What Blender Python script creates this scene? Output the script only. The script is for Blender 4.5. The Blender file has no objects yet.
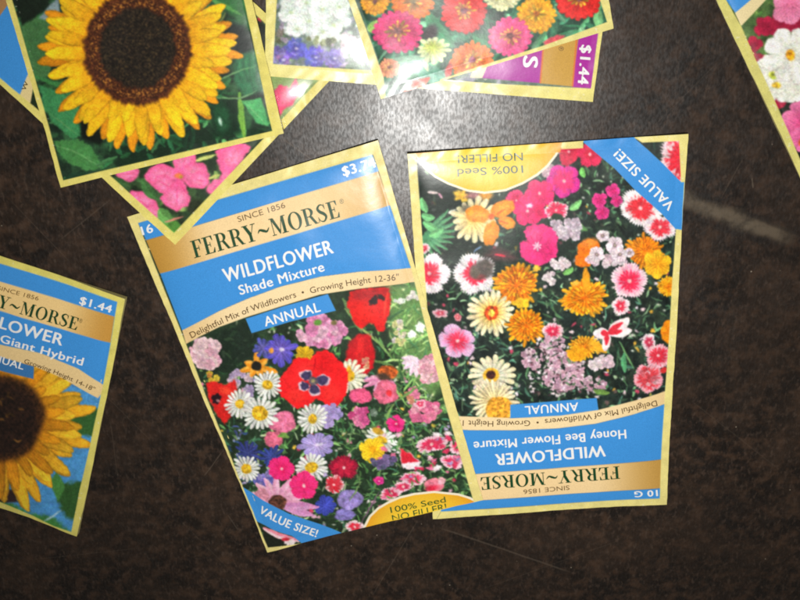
import bpy, math, random
import numpy as np
from mathutils import Matrix, Vector

# ------------------------------------------------------------------ basics
SC = bpy.context.scene
COL = SC.collection
H = 0.288                      # camera height over the table, metres
F = 770.0                      # focal length in photo pixels (800 wide)
TH, PH = -0.3622, -0.0446
_a = np.array([math.cos(PH), math.sin(PH), 0.0])
_K = np.array([[0, -_a[2], _a[1]], [_a[2], 0, -_a[0]], [-_a[1], _a[0], 0]])
ROT = np.eye(3) + math.sin(TH) * _K + (1 - math.cos(TH)) * _K @ _K
CAM = np.array([0, 0, H])


def place(px, py, z):
    """Point of the table-parallel plane at height z that the photo shows at px, py."""
    px = np.asarray(px, float); py = np.asarray(py, float); z = np.asarray(z, float)
    d = np.stack([(px - 400) / F, -(py - 300) / F, -np.ones_like(px)], -1) @ ROT.T
    t = (z - H) / d[..., 2]
    return d * t[..., None] + CAM


def tag(o, label=None, cat=None, group=None, kind=None):
    if label: o['label'] = label
    if cat: o['category'] = cat
    if group: o['group'] = group
    if kind: o['kind'] = kind
    return o


def sstep(a, b, x):
    t = np.clip((x - a) / (b - a), 0, 1)
    return t * t * (3 - 2 * t)


def vnoise(x, y, seed=0):
    xi = np.floor(x).astype(np.int64); yi = np.floor(y).astype(np.int64)
    fx = x - xi; fy = y - yi
    fx = fx * fx * (3 - 2 * fx); fy = fy * fy * (3 - 2 * fy)

    def h(a, b):
        n = (a * 374761393 + b * 668265263 + seed * 974634777) & 0xffffffff
        n = ((n ^ (n >> 13)) * 1274126177) & 0xffffffff
        n = n ^ (n >> 16)
        return (n & 0xffff) / 65535.0
    return ((h(xi, yi) * (1 - fx) + h(xi + 1, yi) * fx) * (1 - fy)
            + (h(xi, yi + 1) * (1 - fx) + h(xi + 1, yi + 1) * fx) * fy)


def fbm(x, y, seed=0, o=3):
    s = 0; a = .5; t = 0
    for i in range(o):
        s = s + a * vnoise(x * 2 ** i + 17 * i, y * 2 ** i + 5 * i, seed + i); t += a; a *= .5
    return s / t


def rgb(c):
    return np.array(c, float) / 255.0


# ------------------------------------------------------------------ materials
def print_material(name, rough=.3, coat=.35, bump=.25):
    m = bpy.data.materials.new(name); m.use_nodes = True
    nt = m.node_tree; N = nt.nodes; L = nt.links
    b = N['Principled BSDF']
    at = N.new('ShaderNodeAttribute'); at.attribute_name = 'print'
    tc = N.new('ShaderNodeTexCoord')
    # printing screen: very fine tonal grain
    n1 = N.new('ShaderNodeTexNoise'); n1.inputs['Scale'].default_value = 2600; n1.inputs['Detail'].default_value = 2
    L.new(tc.outputs['Object'], n1.inputs['Vector'])
    mr = N.new('ShaderNodeMapRange'); mr.inputs[3].default_value = .86; mr.inputs[4].default_value = 1.12
    mr.inputs[1].default_value = .25; mr.inputs[2].default_value = .75
    L.new(n1.outputs['Fac'], mr.inputs[0])
    mx = N.new('ShaderNodeVectorMath'); mx.operation = 'SCALE'
    L.new(at.outputs['Color'], mx.inputs[0]); L.new(mr.outputs[0], mx.inputs['Scale'])
    L.new(mx.outputs[0], b.inputs['Base Color'])
    b.inputs['Roughness'].default_value = rough
    b.inputs['Specular IOR Level'].default_value = .36
    b.inputs['Coat Weight'].default_value = coat * .7
    b.inputs['Coat Roughness'].default_value = .13
    n2 = N.new('ShaderNodeTexNoise'); n2.inputs['Scale'].default_value = 160; n2.inputs['Detail'].default_value = 4
    L.new(tc.outputs['Object'], n2.inputs['Vector'])
    bp = N.new('ShaderNodeBump'); bp.inputs['Strength'].default_value = bump; bp.inputs['Distance'].default_value = .0003
    L.new(n2.outputs['Fac'], bp.inputs['Height']); L.new(bp.outputs[0], b.inputs['Normal'])
    L.new(bp.outputs[0], b.inputs['Coat Normal'])
    return m


def flat_material(name, c, rough=.35):
    m = bpy.data.materials.new(name); m.use_nodes = True
    nt = m.node_tree; N = nt.nodes; L = nt.links
    b = N['Principled BSDF']
    tc = N.new('ShaderNodeTexCoord'); n = N.new('ShaderNodeTexNoise'); n.inputs['Scale'].default_value = 1800
    L.new(tc.outputs['Object'], n.inputs['Vector'])
    r = N.new('ShaderNodeMapRange'); r.inputs[3].default_value = .85; r.inputs[4].default_value = 1.1
    L.new(n.outputs['Fac'], r.inputs[0])
    v = N.new('ShaderNodeVectorMath'); v.operation = 'SCALE'
    lin = [((x / 255) ** 2.2) * ALB for x in c]
    v.inputs[0].default_value = lin
    L.new(r.outputs[0], v.inputs['Scale']); L.new(v.outputs[0], b.inputs['Base Color'])
    b.inputs['Roughness'].default_value = rough
    return m


ALB = .80
MPRINT = print_material('glossy_printed_paper')
INK = {}


def ink(c):
    if c not in INK: INK[c] = flat_material('lettering_ink', c)
    return INK[c]


# ------------------------------------------------------------------ lettering outlines
def spine(pts, ws, n=28):
    """Ribbon of quads along a smooth curve through pts with widths ws."""
    P = np.array(pts, float); W = np.array(ws, float)
    t = np.linspace(0, len(P) - 1, n)
    out = []
    for tt in t:
        i = min(int(tt), len(P) - 2); f = tt - i
        p0 = P[max(i - 1, 0)]; p1 = P[i]; p2 = P[i + 1]; p3 = P[min(i + 2, len(P) - 1)]
        q = .5 * ((2 * p1) + (-p0 + p2) * f + (2 * p0 - 5 * p1 + 4 * p2 - p3) * f * f + (-p0 + 3 * p1 - 3 * p2 + p3) * f ** 3)
        out.append((q, W[i] * (1 - f) + W[i + 1] * f))
    pol = []
    L_, R_ = [], []
    for k in range(n):
        d = out[min(k + 1, n - 1)][0] - out[max(k - 1, 0)][0]
        d = d / (np.linalg.norm(d) + 1e-9); nn = np.array([-d[1], d[0]])
        L_.append(out[k][0] + nn * out[k][1] / 2); R_.append(out[k][0] - nn * out[k][1] / 2)
    return [[tuple(L_[k]), tuple(R_[k]), tuple(R_[k + 1]), tuple(L_[k + 1])] for k in range(n - 1)]


def box(x0, y0, x1, y1): return [(x0, y0), (x1, y0), (x1, y1), (x0, y1)]


def ring(cx, cy, rx, ry, ix, iy, a0=0, a1=360, n=28):
    a = [math.radians(a0 + (a1 - a0) * k / n) for k in range(n + 1)]
    return [[(cx + rx * math.cos(a[k]), cy + ry * math.sin(a[k])), (cx + rx * math.cos(a[k + 1]), cy + ry * math.sin(a[k + 1])),
             (cx + ix * math.cos(a[k + 1]), cy + iy * math.sin(a[k + 1])), (cx + ix * math.cos(a[k]), cy + iy * math.sin(a[k]))] for k in range(n)]


SERIF = {}
SERIF['F'] = (.70, [box(.12, .03, .30, .97), box(.02, 0, .42, .05), box(.02, .95, .64, 1), [(.64, .95), (.64, .70), (.60, .70), (.52, .95)],
                    box(.30, .47, .48, .53), [(.44, .36), (.48, .36), (.48, .64), (.44, .64)]])
SERIF['E'] = (.76, [box(.12, .03, .30, .97), box(.02, 0, .66, .05), box(.02, .95, .64, 1), [(.64, .95), (.64, .72), (.60, .72), (.52, .95)],
                    box(.30, .48, .48, .54), [(.44, .37), (.48, .37), (.48, .65), (.44, .65)], [(.52, .05), (.66, .05), (.69, .30), (.65, .30)]])
SERIF['R'] = (.88, [box(.12, .03, .30, .97), box(.02, 0, .42, .05), box(.02, .95, .40, 1), box(.28, .47, .42, .52)]
              + ring(.38, .735, .32, .265, .14, .215, -90, 90) + [[(.40, .50), (.58, .50), (.80, .05), (.88, .05), (.88, 0), (.66, 0)]])
SERIF['Y'] = (.82, [[(.08, .96), (.28, .96), (.50, .50), (.50, .40), (.32, .40)], [(.46, .42), (.50, .42), (.72, .96), (.66, .96)],
                    box(.32, .03, .50, .44), box(.20, 0, .62, .05), box(0, .95, .38, 1), box(.54, .95, .84, 1)])
SERIF['M'] = (1.08, [box(.12, .03, .17, .97), box(.02, 0, .28, .05), [(.02, 1), (.02, .95), (.26, .95), (.24, 1)], [(.10, .98), (.29, .98), (.59, .18), (.50, .02)],
                     [(.50, .02), (.55, .02), (.80, .96), (.75, .96)], box(.74, .03, .92, .97), box(.64, 0, 1.03, .05), box(.76, .95, 1.03, 1)])
SERIF['O'] = (.94, ring(.46, .5, .42, .52, .235, .465))
SERIF['S'] = (.66, spine([(.54, .72), (.47, .93), (.29, .97), (.13, .80), (.22, .60), (.42, .44), (.52, .24), (.36, .03), (.16, .07), (.06, .28)],
                         [.03, .05, .09, .15, .18, .18, .15, .09, .05, .03], 36) + [box(.52, .68, .56, .99), box(.04, .01, .08, .32)])
SERIF['~'] = (.86, spine([(.06, .36), (.20, .52), (.42, .44), (.62, .36), (.80, .56)], [.03, .12, .17, .12, .03], 20))


def glyphs_serif(s):
    x = 0; out = []
    for ch in s:
        w, ps = SERIF[ch]
        for p in ps: out.append([(a + x, b) for a, b in p])
        x += w
    return out, x


def glyphs_sans(s, bold):
    cu = bpy.data.curves.new('lettering_outline', 'FONT'); cu.body = s; cu.size = 1.0; cu.offset = 0
    cu.resolution_u = 5
    if bold > .012: cu.space_character = 1.08
    o = bpy.data.objects.new('lettering_outline', cu); COL.objects.link(o)
    dg = bpy.context.evaluated_depsgraph_get(); dg.update()
    me = o.evaluated_get(dg).to_mesh()
    V = np.array([v.co[:2] for v in me.vertices]); Fc = [list(p.vertices) for p in me.polygons]
    o.evaluated_get(dg).to_mesh_clear()
    bpy.data.objects.remove(o); bpy.data.curves.remove(cu)
    V[:, 1] /= .70; V[:, 0] /= .70
    x0, x1 = V[:, 0].min(), V[:, 0].max()
    V[:, 0] -= x0
    return V, Fc, x1 - x0


# ------------------------------------------------------------------ the packet: surface + artwork painter
REG = ['seam_border', 'flower_picture', 'blue_panel', 'brand_band', 'growing_band', 'annual_tag', 'value_banner', 'seed_badge']


class Packet:
    def __init__(s, name, quad, zs, bulge, label, step=.62, seed=0, wave=.15, tex=None, curl=None):
        """quad: TL, TR, BR, BL of the sheet as it lies in the photo; zs heights of those corners in mm."""
        s.name = name; s.seed = seed; s.rng = random.Random(seed)
        s.q = np.array(quad, float); s.zs = np.array(zs, float) * .001
        s.bulge = bulge * .001; s.wave = wave * .001; s.label = label; s.curl = curl or []
        src = np.array([(0, 0), (1, 0), (1, 1), (0, 1)], float)
        A = []; B = []
        for (u, v), (x, y) in zip(src, s.q):
            A.append([u, v, 1, 0, 0, 0, -u * x, -v * x]); B.append(x)
            A.append([0, 0, 0, u, v, 1, -u * y, -v * y]); B.append(y)
        h = np.linalg.solve(np.array(A), np.array(B)); s.Hm = np.append(h, 1).reshape(3, 3); s.Hi = np.linalg.inv(s.Hm)
        W = np.linalg.norm(s.q[1] - s.q[0]) * .5 + np.linalg.norm(s.q[2] - s.q[3]) * .5
        Hh = np.linalg.norm(s.q[3] - s.q[0]) * .5 + np.linalg.norm(s.q[2] - s.q[1]) * .5
        s.nu = int(W / step); s.nv = int(Hh / step)
        # real size, for distances to the seam
        wp = place(s.q[:, 0], s.q[:, 1], s.zs)
        s.w = .5 * (np.linalg.norm(wp[1] - wp[0]) + np.linalg.norm(wp[2] - wp[3]))
        s.h = .5 * (np.linalg.norm(wp[3] - wp[0]) + np.linalg.norm(wp[2] - wp[1]))
        s.U, s.V = np.meshgrid(np.linspace(0, 1, s.nu + 1), np.linspace(0, 1, s.nv + 1))
        s.X, s.Y = s.to_px(s.U, s.V)
        s.C = np.zeros(s.X.shape + (3,)); s.C[:] = rgb((232, 216, 128))
        s.id = np.zeros(s.X.shape, np.uint8)
        s.text = []

    def to_px(s, u, v):
        d = s.Hm[2, 0] * u + s.Hm[2, 1] * v + s.Hm[2, 2]
        return (s.Hm[0, 0] * u + s.Hm[0, 1] * v + s.Hm[0, 2]) / d, (s.Hm[1, 0] * u + s.Hm[1, 1] * v + s.Hm[1, 2]) / d

    def to_uv(s, x, y):
        d = s.Hi[2, 0] * x + s.Hi[2, 1] * y + s.Hi[2, 2]
        return (s.Hi[0, 0] * x + s.Hi[0, 1] * y + s.Hi[0, 2]) / d, (s.Hi[1, 0] * x + s.Hi[1, 1] * y + s.Hi[1, 2]) / d

    def height(s, u, v):
        z = s.zs
        base = (z[0] * (1 - u) + z[1] * u) * (1 - v) + (z[3] * (1 - u) + z[2] * u) * v
        a = np.minimum(u, 1 - u) * s.w; b = np.minimum(v, 1 - v) * s.h
        seam = .0035
        fa = 1 - np.exp(-np.clip(a - seam, 0, 1) / .0045); fb = 1 - np.exp(-np.clip(b - seam, 0, 1) / .006)
        x = u * s.w; y = v * s.h
        n = fbm(x / .020, y / .026, s.seed * 7 + 1, 2) - .5
        m = fbm(x / .009 + 3, y / .013, s.seed * 7 + 5, 2) - .5
        bul = s.bulge * fa * fb * (1 + .8 * n) + s.wave * n * 2.2 + s.wave * .45 * m
        edge = np.exp(-(np.minimum(a, b) / .0035) ** 2)
        bul = bul + edge * .00022 * (fbm((x + y) / .006, (x - y) / .011, s.seed * 3 + 2, 2) - .5) * 2
        for (cu, cv, r, dz) in s.curl:
            bul = bul + dz * .001 * np.exp(-(((u - cu) * s.w) ** 2 + ((v - cv) * s.h) ** 2) / r ** 2)
        return base, bul

    def surf(s, x, y, off=0.0):
        u, v = s.to_uv(x, y)
        base, bul = s.height(np.clip(u, 0, 1), np.clip(v, 0, 1))
        p = place(x, y, base)
        p[..., 2] += bul + off
        return p

    # --- painting
    def win(s, cx, cy, R):
        u, v = s.to_uv(np.array([cx - R, cx + R, cx + R, cx - R]), np.array([cy - R, cy - R, cy + R, cy + R]))
        i0 = max(int(u.min() * s.nu) - 1, 0); i1 = min(int(u.max() * s.nu) + 2, s.nu + 1)
        j0 = max(int(v.min() * s.nv) - 1, 0); j1 = min(int(v.max() * s.nv) + 2, s.nv + 1)
        if i0 >= i1 or j0 >= j1: return None
        return (slice(j0, j1), slice(i0, i1))

    def mix(s, sl, a, c):
        c = np.asarray(c, float)
        s.C[sl] = s.C[sl] * (1 - a[..., None]) + c * a[..., None]

    def poly(s, pts, c=None, rid=None, soft=.55, grad=None, alpha=1.0, edge=None, noise=0):
        P = np.array(pts, float)
        cx, cy = (P[:, 0].min() + P[:, 0].max()) / 2, (P[:, 1].min() + P[:, 1].max()) / 2
        R = max(np.ptp(P[:, 0]), np.ptp(P[:, 1])) / 2 + 4
        sl = s.win(cx, cy, R)
        if sl is None: return
        X = s.X[sl]; Y = s.Y[sl]
        if noise:
            X = X + noise * (vnoise(X / 2.2, Y / 2.2, 3) - .5) * 2; Y = Y + noise * (vnoise(X / 2.2 + 40, Y / 2.2, 4) - .5) * 2
        d = np.full(X.shape, 1e9); ins = np.zeros(X.shape, bool)
        n = len(P)
        for k in range(n):
            x0, y0 = P[k]; x1, y1 = P[(k + 1) % n]
            dx, dy = x1 - x0, y1 - y0
            t = np.clip(((X - x0) * dx + (Y - y0) * dy) / (dx * dx + dy * dy + 1e-12), 0, 1)
            d = np.minimum(d, np.hypot(X - x0 - t * dx, Y - y0 - t * dy))
            if y0 != y1:
                ins ^= ((Y < y0) != (Y < y1)) & (X < (x1 - x0) * (Y - y0) / (y1 - y0) + x0)
        sd = np.where(ins, d, -d)
        a = sstep(-soft, soft, sd) * alpha
        if rid is not None: s.id[sl] = np.where(sd > 0, REG.index(rid), s.id[sl])
        if grad is not None: c = grad(X, Y)
        if c is not None:
            c = rgb(c) if grad is None else c
            s.mix(sl, a, c)
        if edge:
            s.mix(sl, (1 - sstep(edge[0] * .5, edge[0], d)) * sstep(-edge[0] - .5, -edge[0] + .5, sd) * 1.0, rgb(edge[1]))

    def blob(s, cx, cy, rx, ry, c, ang=0, soft=.8, irr=0, grain=.12, c2=None):
        R = max(rx, ry) * (1 + irr) + 2
        sl = s.win(cx, cy, R)
        if sl is None: return
        x = s.X[sl] - cx; y = s.Y[sl] - cy; ca, sa = math.cos(ang), math.sin(ang)
        xx = (x * ca + y * sa) / rx; yy = (-x * sa + y * ca) / ry
        r = np.hypot(xx, yy); th = np.arctan2(yy, xx)
        e = 1.0
        if irr:
            for k in (2, 3, 5, 7): e = e + irr * .5 * math.sin(s.rng.random() * 6) * np.cos(k * th + s.rng.random() * 6.28)
        a = 1 - sstep(-soft, soft, (r - e) * min(rx, ry))
        col = rgb(c)[None, None] * np.ones(r.shape + (1,))
        if c2 is not None: col = col * np.clip(r, 0, 1)[..., None] + rgb(c2) * (1 - np.clip(r, 0, 1))[..., None]
        if grain:
            g = 1 + grain * 2 * (fbm(s.X[sl] / 1.9, s.Y[sl] / 1.9, 11) - .5) * 1.6
            col = col * g[..., None]
        s.mix(sl, a, col)

    def flower(s, cx, cy, R, n, ci, co, w=1.0, sq=1, ang=0, rot=None, jit=.10, pt=3.0, p0=.6, ridge=.10, cen=None, soft=.55, vary=.10, dark=.18, a0=None, a1=None):
        """n petals from inner colour ci to outer colour co; sq squashes across ang (foreshortened bloom)."""
        sl = s.win(cx, cy, R * 1.25 + 2)
        if sl is None: return
        if rot is None: rot = s.rng.random() * 6.28
        x = s.X[sl] - cx; y = s.Y[sl] - cy; ca, sa = math.cos(ang), math.sin(ang)
        xx = x * ca + y * sa; yy = (-x * sa + y * ca) / sq
        r = np.hypot(xx, yy); th = np.arctan2(yy, xx) - rot
        st = 2 * math.pi / n
        k = np.floor(th / st + .5); dth = th - k * st; k = k.astype(int) % n
        rr = np.random.RandomState(s.rng.randrange(99999))
        L = R * (1 + jit * (rr.rand(n) * 2 - 1)); br = 1 + vary * (rr.rand(n) * 2 - 1); sh = (rr.rand(n) - .5) * st * .25
        dth = dth - sh[k]
        t = np.clip(r / L[k], 0, 1.2)
        tt = np.clip(t, 0, 1)
        peak = (p0 / (p0 + .5 * pt)) ** (1 / pt)
        prof = tt ** p0 * np.clip(1 - tt ** pt, 0, 1) ** .5 / (peak ** p0 * (1 - peak ** pt) ** .5)
        d = w * st * .5 * R * .75 * prof - np.abs(dth) * r
        d = np.where(t >= 1, -9, d)
        a = sstep(-soft, soft, d)
        if a0 is not None:
            aa = np.mod(np.degrees(th + rot), 360)
            a = a * (((aa - a0) % 360) < ((a1 - a0) % 360))
        m = tt[..., None]
        col = rgb(ci) * (1 - m) + rgb(co) * m
        col = col * (br[k] * (1 + ridge * np.cos(dth * r * 2.4)) * (1 - dark * np.exp(-np.clip(d, 0, 9) / .9)))[..., None]
        s.mix(sl, a, col)
        if cen: s.blob(cx, cy, cen[0], cen[0] * sq, cen[1], ang, irr=.12, grain=.25, c2=cen[2] if len(cen) > 2 else None)

    def pink(s, cx, cy, R, out=(240, 225, 228), inn=(220, 30, 60), mid=None, fi=.55, sq=1, ang=0, lob=5, cut=.10, jag=.10):
        """fringed dianthus: jagged pale rim, coloured heart."""
        sl = s.win(cx, cy, R * 1.3 + 2)
        if sl is None: return
        x = s.X[sl] - cx; y = s.Y[sl] - cy; ca, sa = math.cos(ang), math.sin(ang)
        xx = x * ca + y * sa; yy = (-x * sa + y * ca) / sq
        r = np.hypot(xx, yy); th = np.arctan2(yy, xx); f0 = s.rng.random() * 6.28
        lobes = 1 - cut * (1 - np.abs(np.cos(lob * .5 * (th + f0))) ** .5) * 2
        nj = max(24, int(R * 2.2)); ph = s.rng.random() * 9
        tri = np.abs(((th * nj / 6.283 + ph) % 1) - .5) * 2
        Ro = R * (lobes + jag * (tri - .5) + .10 * (vnoise(th * 4 + 50, r * 0, s.seed) - .5))
        a = 1 - sstep(-.6, .6, r - Ro)
        g = fbm(th * 5 + 30, r / 3, 3)
        g2 = vnoise(th * 14 + 80, r / 5, s.seed + 2)
        Ri = R * fi * (1 + .05 * np.cos(lob * (th + f0)) + .75 * (g - .5) + .55 * (g2 - .5))
        b = (sstep(-.09 * R - .8, .09 * R + .8, Ri - r) * (.80 + .3 * g2)).clip(0, 1)[..., None]
        col = rgb(out) * (1 - b) + rgb(inn) * b
        if mid is not None:
            mm = np.exp(-((r - Ri * 1.15) / (R * .16)) ** 2)[..., None] * .7
            col = col * (1 - mm) + rgb(mid) * mm
        stri = 1 + .10 * np.cos(th * nj) * np.clip(r / R, 0, 1) + .22 * (g - .5) + .10 * (g2 - .5)
        split = 1 - .35 * np.exp(-(np.abs(np.cos(lob * .5 * (th + f0))) / .12) ** 2) * np.clip(r / R - .15, 0, 1)
        s.mix(sl, a, col * (stri * split)[..., None])
        s.blob(cx, cy, R * .07 + .5, R * .07 + .5, (240, 190, 190), grain=.1)

    def stroke(s, x0, y0, x1, y1, w, c, soft=.6, bend=0, taper=True, c2=None):
        cx, cy = (x0 + x1) / 2, (y0 + y1) / 2; R = max(abs(x1 - x0), abs(y1 - y0)) / 2 + w + abs(bend) + 2
        sl = s.win(cx, cy, R)
        if sl is None: return
        X = s.X[sl]; Y = s.Y[sl]
        dx, dy = x1 - x0, y1 - y0; L = math.hypot(dx, dy) + 1e-6; dx /= L; dy /= L
        a = ((X - x0) * dx + (Y - y0) * dy) / L; t = np.clip(a, 0, 1)
        q = -(X - x0) * dy + (Y - y0) * dx - bend * 4 * t * (1 - t)
        ww = w * (np.sin(math.pi * np.clip(t * .92 + .06, 0, 1)) ** .7 if taper else 1)
        al = sstep(-soft, soft, ww - np.abs(q)) * ((a >= 0) & (a <= 1))
        col = rgb(c)[None, None] * np.ones(X.shape + (1,))
        if c2 is not None: col = col + (rgb(c2) - rgb(c)) * (sstep(-.3, .3, q / (w + .01)))[..., None]
        s.mix(sl, al, col)

    def leaf(s, cx, cy, L, w, ang, c, vein=1.18):
        dx, dy = math.cos(ang) * L / 2, math.sin(ang) * L / 2
        c2 = tuple(min(255, k * vein) for k in c)
        s.stroke(cx - dx, cy - dy, cx + dx, cy + dy, w, c, bend=w * .3, c2=c2)
        if w > 3: s.stroke(cx - dx, cy - dy, cx + dx, cy + dy, .5, tuple(k * 1.35 for k in c), bend=w * .3)

    def marigold(s, cx, cy, R, base=(246, 128, 12), tip=(255, 182, 30), sq=1, ang=0, n=24):
        s.flower(cx, cy, R, n, (220, 110, 15), tip, w=1.25, sq=sq, ang=ang, jit=.16, pt=4, ridge=.18, vary=.16)
        s.flower(cx, cy, R * .84, n - 3, (215, 100, 10), base, w=1.2, sq=sq, ang=ang, jit=.16, pt=4, ridge=.18, vary=.18)
        s.flower(cx, cy, R * .66, n - 6, (225, 105, 10), tip, w=1.2, sq=sq, ang=ang, jit=.2, pt=4, ridge=.2, vary=.18)
        s.flower(cx, cy, R * .48, n - 9, (225, 95, 5), base, w=1.2, sq=sq, ang=ang, jit=.25, pt=4, ridge=.2, vary=.2)
        s.flower(cx, cy, R * .28, 9, (215, 90, 5), (240, 150, 30), w=1.2, sq=sq, ang=ang, jit=.25, pt=4, ridge=.2, vary=.2)

    def daisy(s, cx, cy, R, rc, sq=1, ang=0, c=(245, 244, 236), yc=(215, 165, 20), n=19):
        s.flower(cx, cy, R, n, (205, 210, 200), c, w=.92, sq=sq, ang=ang, jit=.10, pt=7, ridge=.05)
        s.blob(cx, cy, rc, rc * sq, yc, ang, grain=.3, c2=(235, 190, 60))

    def bloomlet(s, cx, cy, r, c, n=5):
        s.flower(cx, cy, r, n, tuple(k * .82 for k in c), c, w=1.25, jit=.12, pt=5, ridge=.05)

    def cluster(s, cx, cy, rx, ry, k, r, cols, n=5):
        for i in range(k):
            a = s.rng.random() * 6.28; q = math.sqrt(s.rng.random())
            s.bloomlet(cx + rx * q * math.cos(a), cy + ry * q * math.sin(a), r * s.rng.uniform(.75, 1.2), s.rng.choice(cols), n)

    def ruffle(s, cx, cy, R, c, k=12, sq=1):
        """double, carnation-like bloom"""
        s.blob(cx, cy, R, R * sq, tuple(x * .86 for x in c), irr=.12)
        for i in range(k):
            a = s.rng.random() * 6.28; q = R * .62 * math.sqrt(s.rng.random()); f = s.rng.uniform(.84, 1.12)
            s.blob(cx + q * math.cos(a), cy + q * sq * math.sin(a), R * .36, R * .27, tuple(min(255, x * f) for x in c), a, irr=.2, grain=.15)

    def foliage(s, region, k, cols, base, lens=(6, 22), ws=(.8, 2.6), specks=0, sc=(235, 235, 220)):
        x0, y0, x1, y1 = region
        for i in range(k):
            a = s.rng.random() * 3.14159 * 2; L = s.rng.uniform(*lens); c = s.rng.choice(cols); f = s.rng.uniform(.6, 1.2)
            s.stroke(*(lambda cx, cy: (cx, cy, cx + L * math.cos(a), cy + L * math.sin(a)))(s.rng.uniform(x0, x1), s.rng.uniform(y0, y1)),
                     s.rng.uniform(*ws), tuple(x * f for x in c), bend=s.rng.uniform(-2, 2), c2=tuple(min(255, x * f * 1.2) for x in c))
        for i in range(specks):
            s.blob(s.rng.uniform(x0, x1), s.rng.uniform(y0, y1), s.rng.uniform(.6, 1.5), s.rng.uniform(.6, 1.5), sc, grain=0)

    def mottle(s, base, amp=.5, sc=12, tint=None):
        n = fbm(s.X / sc, s.Y / sc, s.seed + 3, 4)
        c = rgb(base) * (1 + amp * 2 * (n - .5))[..., None]
        if tint is not None:
            t = sstep(.45, .7, fbm(s.X / sc / .7 + 9, s.Y / sc / .7, s.seed + 8, 3))[..., None]
            c = c * (1 - t) + rgb(tint) * (.7 + .6 * n[..., None]) * t
        s.C[:] = c

    def wobble(s, amp=.9):
        s.X0, s.Y0 = s.X, s.Y
        s.X = s.X + amp * ((fbm(s.X0 / 2.6, s.Y0 / 2.6, 31, 2) - .5) * 1.1 + (fbm(s.X0 / 9, s.Y0 / 9, 33, 2) - .5) * 2.4)
        s.Y = s.Y + amp * ((fbm(s.X0 / 2.6 + 50, s.Y0 / 2.6, 35, 2) - .5) * 1.1 + (fbm(s.X0 / 9, s.Y0 / 9 + 70, 37, 2) - .5) * 2.4)

    def develop(s, blur=1, grain=.07):
        """end of the flower picture: photographic softness and grain of the print itself"""
        s.X, s.Y = s.X0, s.Y0
        for _ in range(blur):
            for ax in (0, 1):
                s.C = .25 * np.roll(s.C, 1, ax) + .5 * s.C + .25 * np.roll(s.C, -1, ax)
        n = fbm(s.X / 1.5, s.Y / 1.5, s.seed + 60, 2)[..., None] - .5
        m = fbm(s.X / 5, s.Y / 5, s.seed + 64, 2)[..., None] - .5
        hue = np.stack([vnoise(s.X / 2.0, s.Y / 2.0, s.seed + 70 + k) - .5 for k in range(3)], -1)
        s.C = np.clip(s.C * 1.05 + .0, 0, 1) * (1 + grain * 2 * n + .20 * m + .06 * hue) + .018 * (n * 2)

    # --- lettering
    def write(s, string, p0, p1, cap, c, arc=0, bold=.0, serif=False, name='lettering', part='blue_panel', off=.00010):
        s.text.append((string, np.array(p0, float), np.array(p1, float), cap, c, arc, bold, serif, name, part, off))

    def letters(s, parent_of, root):
        for (string, p0, p1, cap, c, arc, bold, serif, name, part, off) in s.text:
            L = np.linalg.norm(p1 - p0); d = (p1 - p0) / L; up = np.array([d[1], -d[0]])
            if serif:
                polys, w = glyphs_serif(string)
                V = []; Fc = []; micro = []
                for i, p in enumerate(polys):
                    Fc.append(list(range(len(V), len(V) + len(p)))); V += p; micro += [1.2e-6 * (i % 9)] * len(p)
                V = np.array(V); micro = np.array(micro)
            else:
                V, Fc, w = glyphs_sans(string, bold); micro = np.zeros(len(V))
                e = bold / .70
                if e > .001:      # heavier weight: shifted copies, each a hair above the last
                    V0, F0, k = V, Fc, len(V)
                    V = np.concatenate([V0 + q for q in ((0, 0), (e * 1.2, 0), (-e * 1.2, 0), (e * .6, e * .5), (-e * .6, -e * .5))])
                    Fc = [[i + k * j for i in f] for j in range(5) for f in F0]
                    micro = np.repeat(np.arange(5) * 2e-6, k)
            sx = V[:, 0] / w; yy = V[:, 1] * cap + arc * 4 * sx * (1 - sx)
            ash = arc * 4 * (1 - 2 * sx) / L * V[:, 1] * cap
            P = p0 + np.outer(sx * L - ash, d) + np.outer(yy, up)
            u, v = s.to_uv(P[:, 0], P[:, 1])
            u = np.clip(u, .002, .998); v = np.clip(v, .002, .998)
            x, y = s.to_px(u, v)
            W = s.surf(x, y, off); W[:, 2] += micro
            me = bpy.data.meshes.new(name); me.from_pydata([tuple(q) for q in W], [], Fc); me.update()
            # all faces up
            fl = [p.index for p in me.polygons if p.normal.z < 0]
            if fl:
                import bmesh
                bm = bmesh.new(); bm.from_mesh(me); bm.faces.ensure_lookup_table()
                for i in fl: bm.faces[i].normal_flip()
                bm.to_mesh(me); bm.free()
            o = bpy.data.objects.new(name, me); COL.objects.link(o)
            me.materials.append(ink(tuple(c)))
            o.parent = parent_of.get(part, root)

    # --- to Blender
    def build(s, cat='seed packet', group='seed packets scattered on the dark table', back=(226, 212, 140)):
        base, bul = s.height(s.U, s.V)
        jx = .35 * (vnoise(s.V * s.h / .0022, s.U * 0 + 1, s.seed) - .5) * (np.minimum(s.U, 1 - s.U) < .012)
        P = place(s.X + jx, s.Y, base); P[..., 2] += bul
        ctr = place(*[np.array(k) for k in s.to_px(.5, .5)], 0.0)
        root = bpy.data.objects.new(s.name, None); COL.objects.link(root); root.empty_display_size = .01
        root.location = (ctr[0], ctr[1], 0)
        tag(root, s.label, cat, group)
        inv = Matrix.Translation((-ctr[0], -ctr[1], 0))
        # pouch: paper body with a real thickness under the print
        m = max(12, s.nu // 8); n = max(12, s.nv // 8)
        ju = np.linspace(0, s.nu, m + 1).round().astype(int); jv = np.linspace(0, s.nv, n + 1).round().astype(int)
        top = P[np.ix_(jv, ju)].copy(); top[..., 2] -= .00012
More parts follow.
